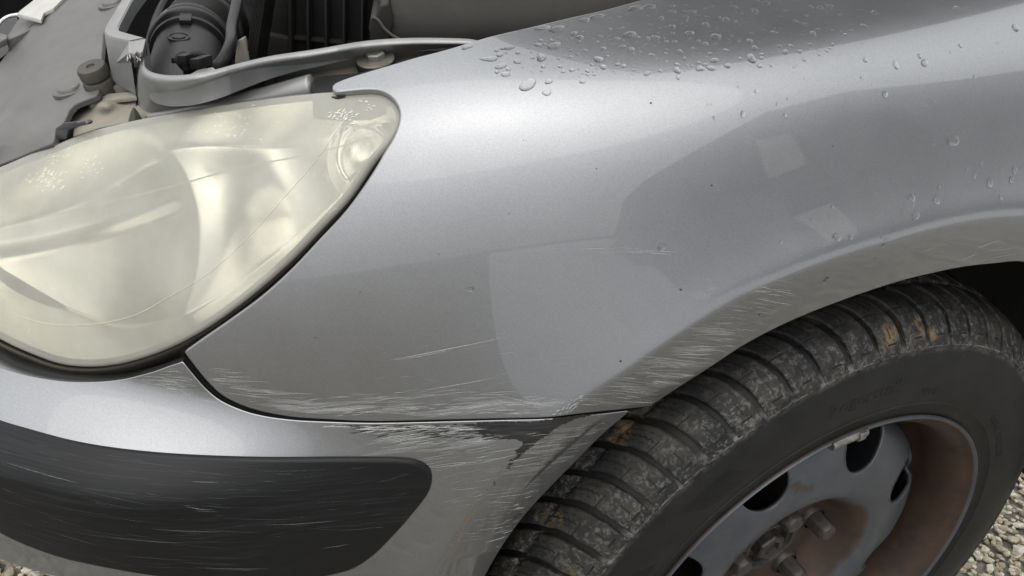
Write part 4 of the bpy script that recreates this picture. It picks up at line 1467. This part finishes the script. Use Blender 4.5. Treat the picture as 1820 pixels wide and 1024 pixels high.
rng = random.Random(11)
class Slivers:
    def __init__(s, G, d=.0003, poly=None): s.G, s.d, s.A, s.poly = off(G, d), d, [], poly
    def line(s, p, q, w, bend=0.0): s.A.append((p, q, w, bend))
    def build(s, name, mat, parent, n=7):
        mb = MB(); allp = []
        for (p, q, w, bend) in s.A:
            p = np.array(p, float); q = np.array(q, float); d = q-p; L = np.linalg.norm(d)
            t = np.linspace(0, 1, n)[:, None]
            nrm = np.array([-d[1], d[0]])/max(L, 1e-6)
            c = p+d*t+nrm*(bend*4*t*(1-t))
            c = c+nrm*np.array([[rng.uniform(-.15, .15)*w] for _ in range(n)])
            if s.poly is not None and not inside(s.poly, c).all(): continue
            wd = w*np.sin(np.pi*np.clip(t, .02, .98))**.7*.5
            allp.append(c+nrm*wd); allp.append(c-nrm*wd)
        P = cast(s.G, np.vstack(allp))[0].reshape(-1, 2, n, 3)
        V, F = [], []
        for a, b in P:
            o = len(V); V += list(a)+list(b)
            F += [(o+i, o+i+1, o+n+i+1, o+n+i) for i in range(n-1)]
        NN = grad(s.G, np.array(V))
        return tag(part(mesh(name, V, F, mat, None, True, NN), parent), kind='stuff')

def cluster(sl, poly, n, ang, lmin, lmax, wmin, wmax, jit=5):
    poly = np.array(poly, float); lo, hi = poly.min(0), poly.max(0)
    k = 0
    while k < n:
        u, v = rng.uniform(lo[0], hi[0]), rng.uniform(lo[1], hi[1])
        if not inside(poly, np.array([[u, v]]))[0]: continue
        k += 1
        a = math.radians(ang+rng.gauss(0, jit*.5)); L = lmin+(lmax-lmin)*rng.random()**2
        w = wmin+(wmax-wmin)*rng.random()**2.5
        sl.line((u-math.cos(a)*L/2, v-math.sin(a)*L/2), (u+math.cos(a)*L/2, v+math.sin(a)*L/2), w, rng.uniform(-.02, .02)*L)

POLY_F = outline([HOODLINE, TIP, HEADEDGE, SEAM_F, ARCH_F, REAR_F, SILL_F, DOOR_F], 8)
POLY_B = np.array(SEAM_B+BUMPLIP[1:]+[(-130, 1200)]+ARCH_B[:-1], float)
# --- wing
w = Slivers(G_fender, .0003, POLY_F); f = Slivers(G_fender, .0003, POLY_F)
for p, q, wd in (((686, 641), (905, 597), 1.4), ((700, 640), (800, 622), 1.0), ((745, 694), (880, 671), 1.2), ((875, 700), (985, 722), 1.2), ((872, 708), (960, 724), .8)):
    w.line(p, q, wd, 1.5)
cluster(f, [(345, 655), (420, 655), (480, 690), (560, 705), (560, 735), (440, 718), (375, 680)], 60, 3, 15, 80, .6, 2.0, 6)
cluster(f, [(540, 706), (760, 690), (990, 705), (990, 735), (560, 738)], 120, -5, 15, 90, .6, 1.8, 6)
cluster(w, [(560, 724), (760, 718), (960, 722), (990, 736), (600, 740)], 60, -4, 10, 55, .5, 1.6, 8)
cluster(f, [(1020, 722), (1090, 688), (1200, 612), (1300, 552), (1300, 618), (1160, 712)], 150, 3, 20, 95, .5, 1.8, 6)
cluster(w, [(1060, 722), (1130, 680), (1230, 620), (1300, 585), (1310, 612), (1160, 716)], 60, 5, 12, 75, .5, 1.6, 7)
cluster(w, [(1300, 530), (1330, 510), (1420, 490), (1400, 540), (1330, 590), (1290, 600)], 26, 9, 20, 85, .5, 1.4, 4)
cluster(f, [(1040, 436), (1180, 440), (1190, 452), (1040, 448)], 8, 3, 40, 110, .8, 2.0, 3)
cluster(f, [(1640, 440), (1790, 430), (1800, 455), (1640, 466)], 8, -14, 15, 60, .8, 2.2, 8)
cluster(f, [(600, 640), (1000, 560), (1000, 690), (640, 700)], 22, -10, 15, 70, .4, .9, 12)
for k in range(30):                                            # crumpled white flakes at the crease's foot
    t = rng.random(); u = 986+42*t+rng.gauss(0, 5); v = 741-31*t+rng.gauss(0, 4)
    a = math.radians(rng.uniform(-60, -10)); L = rng.uniform(3, 12)
    w.line((u, v), (u+math.cos(a)*L, v+math.sin(a)*L), rng.uniform(.8, 2.6))
M_DULL = scrape_material('dulled_paint', (.58, .59, .59), .17)
du = Slivers(G_fender, .0002, POLY_F)
cluster(du, [(560, 712), (760, 705), (985, 715), (985, 738), (580, 740)], 26, -4, 60, 190, 4, 11, 3)
cluster(du, [(1040, 722), (1110, 684), (1230, 608), (1300, 570), (1300, 612), (1160, 712)], 26, 4, 50, 120, 4, 10, 4)
cluster(du, [(350, 660), (430, 665), (540, 712), (540, 733), (400, 700)], 10, 4, 50, 120, 4, 9, 3)
du.build('dulled_streaks', M_DULL, fender)
w.build('scratch_marks', M_SCR_W, fender); f.build('faint_scratch_marks', M_SCR_F, fender)

sp = Slivers(G_fender, .0002, POLY_F)
for u, v, r in ((1157, 183, 2), (1265, 330, 2), (1210, 515, 2.4), (1103, 642, 2.2), (1060, 300, 1.4), (905, 380, 1.3), (640, 520, 1.3), (780, 452, 1.2), (1480, 260, 1.3), (1350, 560, 1.5), (560, 600, 1.3), (930, 250, 1.2)):
    sp.line((u-r, v), (u+r, v), r*1.6)
sp.build('stone_chips', M_SCR_K, fender)

# --- bumper
w = Slivers(G_bumper, .0003, POLY_B); f = Slivers(G_bumper, .0003, POLY_B); k_ = Slivers(G_bumper, .00025, POLY_B)
cluster(f, [(230, 668), (330, 655), (400, 715), (480, 745), (420, 735), (330, 700)], 70, 6, 20, 110, .6, 2.0, 5)
cluster(w, [(570, 757), (760, 757), (860, 756), (850, 764), (650, 764)], 70, -1, 10, 60, .8, 2.2, 6)
cluster(k_, [(600, 762), (800, 760), (860, 758), (880, 780), (720, 778), (640, 772)], 90, -8, 12, 60, .7, 2.4, 6)
cluster(w, [(640, 764), (860, 764), (870, 790), (700, 790)], 60, -8, 12, 70, .5, 1.6, 6)
cluster(f, [(700, 785), (880, 770), (900, 815), (780, 835)], 50, -9, 15, 95, .6, 1.7, 6)
cluster(f, [(960, 770), (1100, 745), (1040, 800), (920, 880), (860, 960), (830, 960), (900, 830)], 80, -8, 12, 90, .5, 1.5, 6)
cluster(w, [(940, 770), (1060, 755), (1000, 800), (900, 830)], 16, -8, 20, 90, .5, 1.3, 5)
cluster(w, [(880, 930), (960, 860), (930, 910), (880, 985)], 24, -16, 8, 40, .6, 1.6, 8)
cluster(k_, [(905, 930), (960, 868), (945, 895), (900, 955)], 14, -22, 8, 28, .6, 1.6, 8)
cluster(f, [(800, 830), (900, 820), (880, 900), (800, 900)], 20, -8, 10, 60, .5, 1.4, 10)
du = Slivers(G_bumper, .0002, POLY_B)
cluster(du, [(640, 764), (860, 768), (880, 800), (700, 800)], 18, -8, 60, 160, 4, 10, 3)
cluster(du, [(940, 770), (1090, 745), (1030, 800), (900, 870)], 14, -8, 40, 120, 4, 9, 3)
cluster(du, [(250, 672), (330, 660), (400, 716), (330, 700)], 8, 6, 50, 110, 4, 8, 3)
du.build('dulled_streaks', M_DULL, bumper)
w.build('scratch_marks', M_SCR_W, bumper); f.build('faint_scratch_marks', M_SCR_F, bumper); k_.build('dark_scratch_marks', M_SCR_K, bumper)

# --- bare plastic where the paint is gone
def z5(p): return (700+p[0]/2.16, 550+p[1]/2.16)
PATCH = [z5(p) for p in [(322, 436), (400, 432), (520, 433), (640, 416), (720, 404), (780, 400), (740, 412), (690, 424), (650, 442), (612, 466), (575, 492), (545, 512), (525, 530), (505, 550), (480, 562), (465, 556),
                         (476, 540), (495, 520), (498, 508), (470, 500), (420, 500), (370, 503), (335, 500), (345, 485), (325, 470), (300, 462), (318, 452)]]
def ragged(poly, amp, n, seed):
    r = random.Random(seed)
    P = resample(np.vstack([poly, poly[:1]]), n, True)
    T = np.roll(P, -1, 0)-np.roll(P, 1, 0); T /= np.maximum(np.linalg.norm(T, axis=1, keepdims=True), 1e-6)
    Nn = np.stack([-T[:, 1], T[:, 0]], 1)
    return P+Nn*np.array([[r.gauss(0, amp)] for _ in range(n)])+np.array([[r.gauss(0, amp*1.4), 0] for _ in range(n)])
m, ns, ls, b = nodes('bare_bumper_plastic')
ls.new(ramp(ns, ls, noise(ns, ls, 1, 6, .7, stretch=(60, 60, 500)), [(.4, (.010, .010, .011)), (.8, (.045, .045, .045))]), b.inputs['Base Color'])
b.inputs['Roughness'].default_value = .55
bump(ns, ls, b, noise(ns, ls, 1, 5, stretch=(80, 80, 600)), .6, .0006)
M_BARE = m
def bare(poly, n, amp, seed, name, mat=None, lift=.0002, grow=0.0):
    B = ragged(np.array(poly, float), amp, n, seed)
    if grow:
        T = np.roll(B, -2, 0)-np.roll(B, 2, 0); T /= np.maximum(np.linalg.norm(T, axis=1, keepdims=True), 1e-6)
        O = np.stack([T[:, 1], -T[:, 0]], 1); O = O if ((B-B.mean(0))*O).sum() > 0 else -O
        g_ = random.Random(seed+1); B = B+O*np.array([[grow*g_.random()**1.5] for _ in range(n)])
    V2, F, loop = fill(B, 4)
    P = cast(off(G_bumper, lift), V2)[0]
    return part(mesh(name, P, F, mat or M_BARE, None, True, grad(G_bumper, P)), bumper)
o = bare(PATCH, 150, .7, 5, 'bare_patch'); tag(o, 'bare black plastic patch where the paint is torn off')
bare([(585, 757), (700, 757), (860, 754), (862, 762), (800, 763), (700, 761), (640, 760)], 90, .8, 6, 'bare_patch')
rq = random.Random(77)
for j in range(26):                                            # the tear runs out along the crease in flakes
    t = rq.random()**1.7
    u = 926-68*t+rq.gauss(0, 2.2); v = 800+84*t+rq.gauss(0, 2.2); r = max(1.0, (4.2-3.6*t)*rq.uniform(.35, 1.1))
    bare([(u-r*1.5, v+r*.3), (u-r*.2, v-r*.6), (u+r*1.7, v-r*.7), (u+r*.7, v+r*.2), (u-r*.6, v+r*.6)], 14, .35, 200+j, 'paint_chip')
for j, (u, v, r) in enumerate(((34, 762, 9), (62, 771, 12), (92, 780, 8), (16, 757, 5))):
    bare([(u-r*1.6, v-r*.25), (u, v-r*.1), (u+r*1.8, v+r*.45), (u+r*.2, v+r*.35), (u-r*1.2, v+r*.15)], 22, .5, 40+j, 'paint_chip')
# rusty run down the crease
cluster_r = Slivers(G_bumper)
cluster(cluster_r, [(838, 900), (846, 905), (812, 960), (790, 1000), (782, 998)], 30, 118, 10, 45, .8, 2.4, 5)
cluster_r.build('rust_run', scrape_material('rust_run', (.33, .20, .09), .35), bumper)

# --- rub strip
s1 = Slivers(G_strip, .00015); s2 = Slivers(G_strip, .00015)
def strip_dir(u): return np.interp(u, [-100, 0, 200, 400, 600, 760], [26, 20, 9, 2, -5, -12])
poly = np.array(STRIP_T+STRIP_E[1:]+STRIP_B[1:], float)
inner_ = poly.mean(0)+(poly-poly.mean(0))*.95
k = 0
while k < 140:
    u, v = rng.uniform(-20, 750), rng.uniform(760, 1015)
    if not inside(inner_, np.array([[u, v]]))[0]: continue
    k += 1
    a = math.radians(strip_dir(u)+rng.gauss(0, 3)); L = 20+130*rng.random()**2
    p, q = (u-math.cos(a)*L/2, v-math.sin(a)*L/2), (u+math.cos(a)*L/2, v+math.sin(a)*L/2)
    if not inside(inner_, np.array([p, q])).all(): continue
    (s1 if rng.random() < .94 else s2).line(p, q, .5+1.1*rng.random()**3, .01*L)
for p, q, wd in (((270, 940), (400, 945), 1.2), ((470, 933), (600, 925), 1.3), ((200, 955), (330, 965), 1.0), ((330, 900), (380, 906), 2.0)):
    s2.line(p, q, wd, 2)
s1.build('grey_scuffs', M_SCR_G, strip); s2.build('pale_scratches', scrape_material('pale_scratch', (.35, .36, .37), .35), strip)

# --- flaking lacquer and specks on the lens
fl = Slivers(off(G_lens, .0003))
def flecks(cu, cv, su, sv, n, L0, L1, W):
    for _ in range(n):
        u, v = rng.gauss(cu, su), rng.gauss(cv, sv); a = rng.uniform(-1.2, .3); L = rng.uniform(L0, L1)
        fl.line((u, v), (u+math.cos(a)*L, v+math.sin(a)*L), rng.uniform(.6, W), rng.uniform(-2, 2))
flecks(78, 322, 16, 9, 40, 4, 12, 2.2); flecks(160, 300, 10, 8, 16, 4, 10, 1.8); flecks(90, 282, 14, 5, 12, 3, 8, 1.5)
flecks(608, 208, 12, 5, 34, 4, 12, 2.4); flecks(400, 230, 45, 18, 60, 3, 9, 1.5); flecks(650, 190, 8, 5, 10, 3, 8, 1.8)
fl.build('flaked_lacquer', scrape_material('flaked_lacquer', (.85, .84, .76), .75), headlight)

# ------------------------------------------------------------------ water drops on the wing
m, ns, ls, b = nodes('water')
b.inputs['Base Color'].default_value = (1, 1, 1, 1)
b.inputs['Roughness'].default_value = .0
b.inputs['IOR'].default_value = 1.33
b.inputs['Transmission Weight'].default_value = 1.0
M_WATER = m
def drop_shape(r, asp, rot, seed, nseg=18, nr=5):
    q = random.Random(seed)
    a2, a3, f2, f3 = q.uniform(.0, .20), q.uniform(0, .13), q.uniform(0, 6.3), q.uniform(0, 6.3)
    hgt = r*q.uniform(.32, .46)
    V, F = [], []
    for i in range(nr):
        t = i/nr
        rad = math.cos(t*math.pi/2)**.75; z = math.sin(t*math.pi/2)
        for j in range(nseg):
            ph = 2*math.pi*j/nseg
            rr = r*rad*(1+(a2*math.sin(2*ph+f2)+a3*math.sin(3*ph+f3)))
            x, y = rr*math.cos(ph)*asp, rr*math.sin(ph)
            V.append((x*math.cos(rot)-y*math.sin(rot), x*math.sin(rot)+y*math.cos(rot), hgt*z-.00012))
    V.append((0, 0, hgt-.00012)); top = len(V)-1
    for i in range(nr-1):
        for j in range(nseg):
            F.append((i*nseg+j, i*nseg+(j+1) % nseg, (i+1)*nseg+(j+1) % nseg, (i+1)*nseg+j))
    for j in range(nseg): F.append(((nr-1)*nseg+j, (nr-1)*nseg+(j+1) % nseg, top))
    F.append(tuple(range(nseg))[::-1])
    return np.array(V), F
def frame_at(u, v):
    P = cast(G_fender, [(u, v)])[0]
    n = grad(G_fender, P)[0]
    x = np.array([1.0, 0, 0]); x = x-n*(x @ n); x /= np.linalg.norm(x)
    return P[0], np.column_stack([x, np.cross(n, x), n])
BIG = [(938, 151, 11, 1.9), (975, 145, 6, 1.5), (1335, 104, 10, 1.1), (1343, 20, 8, 1), (1255, 45, 9, 1), (1175, 33, 7, 1), (1120, 62, 10, 1.6), (1165, 68, 8, 1.4), (1064, 106, 8, 1.5), (962, 103, 9, 1.4),
       (1122, 89, 7, 1.3), (1203, 125, 8, 1), (1205, 138, 5, 1), (1272, 66, 9, 1.5), (1225, 60, 8, 1.3), (1152, 69, 6, 1), (1196, 60, 5, 1), (1320, 203, 7, .8), (1592, 116, 7, .8), (1643, 112, 7, 1.2), (1700, 15, 7, 1),
       (1573, 168, 7, .8), (1694, 250, 10, 1.5), (1732, 313, 6, .7), (1759, 325, 8, 1), (1664, 357, 8, .8), (1627, 383, 9, 1), (1487, 422, 8, 1.1), (1512, 421, 6, .9), (1467, 499, 8, 1), (1570, 437, 6, .8),
       (1388, 430, 5, 1), (1803, 302, 7, .8), (1797, 320, 6, .8), (1779, 350, 6, .7), (1620, 352, 7, 1.2), (1744, 290, 5, .8), (1805, 50, 7, 1), (1635, 100, 5, 1), (1538, 107, 6, .8), (1445, 60, 7, 1), (1130, 15, 9, 2.0),
       (1060, 30, 8, 2.2), (1040, 36, 7, 1.8), (985, 82, 9, 2.0), (990, 52, 9, 2.2), (1155, 12, 8, 1.8), (1195, 48, 7, 1.2), (1020, 60, 6, 1.6), (1300, 14, 7, 1.8), (1290, 36, 8, 1.3), (1228, 22, 7, 1.6), (965, 50, 8, 2),
       (870, 105, 7, 2.6), (905, 85, 6, 2.2), (830, 84, 6, 2.0), (890, 118, 7, 1.8), (1176, 440, 8, 1.2), (836, 515, 6, 1.3), (1035, 145, 5, 1.3), (972, 165, 7, 1.3), (1270, 210, 4, 1.1), (1395, 205, 4, 1)]
used = [(u, v, r) for u, v, r, a in BIG]
drops = []
for u, v, r, a in BIG: drops.append((u, v, r, a))
zone = np.array([(835, 100), (1000, 60), (1150, 10), (1210, -14), (1560, -60), (1580, 30), (1460, 105), (1330, 120), (1180, 130), (1000, 140), (880, 135)], float)
k = 0
while k < 1100:
    u, v = rng.uniform(835, 1580), rng.uniform(-60, 150)
    if not inside(zone, np.array([[u, v]]))[0]: continue
    k += 1
    dens = math.exp(-((u-1160)/260)**2)*.9+.15
    if rng.random() > dens: continue
    r = 1.5+5.2*rng.random()**2.4
    if any((u-a)**2+((v-b_)*1.6)**2 < (1.15*(r+c))**2 for a, b_, c in used): continue
    used.append((u, v, r)); drops.append((u, v, r, rng.uniform(1.0, 1.6)))
for (cu, cv, su, sv, n) in ((1420, 90, 60, 50, 26), (1560, 410, 70, 25, 22), (1740, 310, 60, 60, 22), (1620, 150, 140, 60, 16), (1270, 160, 50, 30, 12)):
    for _ in range(n):
        u, v, r = rng.gauss(cu, su), rng.gauss(cv, sv), 1.4+2.6*rng.random()**2
        if any((u-a)**2+(v-b_)**2 < (1.15*(r+c))**2 for a, b_, c in used): continue
        used.append((u, v, r)); drops.append((u, v, r, 1.1))
fine = MB()
seed = 100
for (u, v, r, a) in drops:
    seed += 1
    P, R_ = frame_at(u, v)
    dist = np.linalg.norm(P-CAM)
    rm = r*.92*dist/FPX
    Vd, Fd = drop_shape(rm, a*.9, rng.uniform(-.3, .3), seed, 18 if r >= 5 else 10, 5 if r >= 5 else 3)
    if r >= 5.0:
        me = bpy.data.meshes.new('water_drop'); me.from_pydata(Vd.tolist(), [], Fd)
        me.materials.append(M_WATER); me.polygons.foreach_set('use_smooth', [True]*(len(me.polygons)-1)+[False])
        o = obj('water_drop', me)
        M4 = Matrix.Identity(4)
        for i in range(3):
            for j in range(3): M4[i][j] = R_[i, j]
            M4[i][3] = P[i]
        o.matrix_world = M4
        size = 'large' if r > 8.2 else ('middling' if r > 6.2 else 'small')
        shape = 'drawn-out' if a > 1.45 else ('round' if a < 1.05 else 'oval')
        if v < 175 and u < 1480:
            spot = ('just behind the wing bolt' if u < 900 else 'beside the left end of the bonnet edge' if u < 1000 else 'near the corner of the black lid' if u < 1100 else
                    'in the densest beaded patch' if u < 1220 else 'right of the densest beaded patch' if u < 1340 else 'at the sparse right end of the beads')
            spot += ', high up' if v < 50 else (', low down' if v > 95 else '')
            grp = 'drops along the wing shoulder'
        elif v > 280 and u > 1300:
            spot = 'on the arch flare, ' + ('left of the bright ridge' if u < 1500 else 'on the bright ridge' if u < 1650 else 'near the right picture edge')
            grp = 'drops over the wheel arch'
        else:
            spot = 'on the wing flank, ' + ('below the headlight tip' if u < 1000 else 'amid the mirrored wall' if u < 1420 else 'high up on the right' if v < 130 else 'far right above the tyre')
            grp = 'drops on the wing flank'
        tag(o, f'{size} {shape} water drop {spot}', 'water drop', grp)
    else:
        fine.add(P+Vd @ R_.T, Fd)
o = fine.build('fine_water_droplets', M_WATER, None, sharp=40)
tag(o, 'fine spray of tiny water droplets on the wing', 'water droplets', kind='stuff')
# ------------------------------------------------------------------ ground
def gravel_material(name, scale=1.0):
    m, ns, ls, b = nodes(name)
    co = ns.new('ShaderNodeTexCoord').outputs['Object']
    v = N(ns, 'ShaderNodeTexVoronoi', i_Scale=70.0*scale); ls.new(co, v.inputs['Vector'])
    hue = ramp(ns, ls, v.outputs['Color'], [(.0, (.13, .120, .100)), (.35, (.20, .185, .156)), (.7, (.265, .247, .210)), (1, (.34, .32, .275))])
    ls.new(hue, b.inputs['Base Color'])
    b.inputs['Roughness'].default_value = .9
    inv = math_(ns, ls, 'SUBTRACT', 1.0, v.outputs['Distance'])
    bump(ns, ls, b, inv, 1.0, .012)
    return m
M_GROUND = gravel_material('shade_darkened_gravel')  # shade beside the car is put into this darker gravel colour
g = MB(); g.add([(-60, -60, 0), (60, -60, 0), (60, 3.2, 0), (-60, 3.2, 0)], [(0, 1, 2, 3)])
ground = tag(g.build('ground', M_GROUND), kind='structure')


def stones():
    r = np.random.default_rng(5)
    bm = bmesh.new(); bmesh.ops.create_icosphere(bm, subdivisions=1, radius=1.0)
    V0 = np.array([v.co[:] for v in bm.verts]); F0 = np.array([[v.index for v in f.verts] for f in bm.faces]); bm.free()
    shapes = []
    for k in range(14):
        V = V0*(1+r.normal(0, .16, (len(V0), 1)))
        for _ in range(5):                                     # a few broken faces
            n = r.normal(size=3); n /= np.linalg.norm(n); c = r.uniform(.45, .75)
            d = V @ n
            V = V-np.maximum(d-c, 0)[:, None]*n
        shapes.append(V)
    VV, FF, o = [], [], 0
    for (u0, v0, half) in ((30, 1010, .40), (1790, 970, .38)):
        c = onz(u0, v0, 0.0)
        sp = .0130
        n = int(2*half/sp)
        for lay in range(2):
            for i in range(n):
                for j in range(n):
                    x = c[0]-half+(i+r.uniform(-.2, 1.2))*sp; y = c[1]-half+(j+r.uniform(-.2, 1.2))*sp
                    if r.random() > float(smooth(half, half*.45, math.hypot(x-c[0], y-c[1]))): continue
                    s = sp*(.34+.42*r.random()**1.6)*(1 if lay == 0 else .8)
                    V = shapes[r.integers(14)]*s*np.array([r.uniform(.85, 1.4), r.uniform(.8, 1.1), r.uniform(.55, .85)])
                    a = r.uniform(0, 6.3); ca, sa = math.cos(a), math.sin(a)
                    V = np.column_stack([V[:, 0]*ca-V[:, 1]*sa, V[:, 0]*sa+V[:, 1]*ca, V[:, 2]])
                    VV.append(V+np.array([x, y, .002+s*.3+lay*.006*r.random()])); FF.append(F0+o); o += len(V0)
    me = bpy.data.meshes.new('gravel')
    me.from_pydata(np.vstack(VV).tolist(), [], np.vstack(FF).tolist())
    m, ns, ls, b = nodes('limestone_chips')
    geo = N(ns, 'ShaderNodeNewGeometry')
    c1 = ramp(ns, ls, geo.outputs['Random Per Island'], [(0, (.32, .27, .19)), (.3, (.49, .43, .31)), (.65, (.62, .565, .44)), (1, (.72, .69, .59))])
    c2 = ramp(ns, ls, noise(ns, ls, 260, 5), [(.3, .72), (.7, 1.1)])
    ls.new(mixc(ns, ls, 1.0, c1, c2, 'MULTIPLY'), b.inputs['Base Color'])
    b.inputs['Roughness'].default_value = .85
    bump(ns, ls, b, noise(ns, ls, 500, 5), .5, .001)
    me.materials.append(m)
    return tag(obj('gravel', me), 'loose pale limestone gravel under the car', 'gravel', kind='stuff')
stones()

# unseen pale slab, added to lighten what the lower wing mirrors
M_REFL_SLAB = simple('pale_reflection_slab', (.50, .51, .52), .85, var=.08, scale=2.5, bmp=.3, bscale=60)
mb = MB(); mb.add([(-.38, -.85, .006), (-7.95, -30.0, .006), (9, -30.0, .006), (9, -.85, .006)], [(0, 1, 2, 3)])
tag(mb.build('reflection_slab', M_REFL_SLAB), kind='structure')

# house across the yard: seen only as the mirror image in the wing
M_WALL = simple('grey_render', (.36, .362, .365), .9, var=.1, scale=3)
M_WHITE = simple('white_shutter', (.88, .88, .87), .6, var=.05, scale=4)
house = tag(empty('neighbouring_house', (4.5, -6.5, 0)), 'grey gabled house mirrored in the silver front wing', 'house')
def house_part(mb, name, mat, parent=None):
    o = mb.build(name, mat, None, sharp=30)
    o.parent = parent or house
    o.matrix_parent_inverse = Matrix.Translation(Vector((-4.5, 6.5, 0))) if parent is None else Matrix.Identity(4)
    return o
mb = MB(); prism(mb, [(.35, -6.2, 0), (.35, -6.2, 2.4), (3.4, -6.2, 7.4), (6.4, -6.2, 9.6), (9.4, -6.2, 7.4), (12.5, -6.2, 2.4), (12.5, -6.2, 0)], (0, -5, 0))
house_part(mb, 'wall', M_WALL)
mb = MB(); prism(mb, [(2.25, -6.15, 2.25), (3.05, -6.15, 2.7), (3.1, -6.15, 4.4), (2.35, -6.15, 4.1)], (0, -.1, 0))
house_part(mb, 'shutter', M_WHITE)
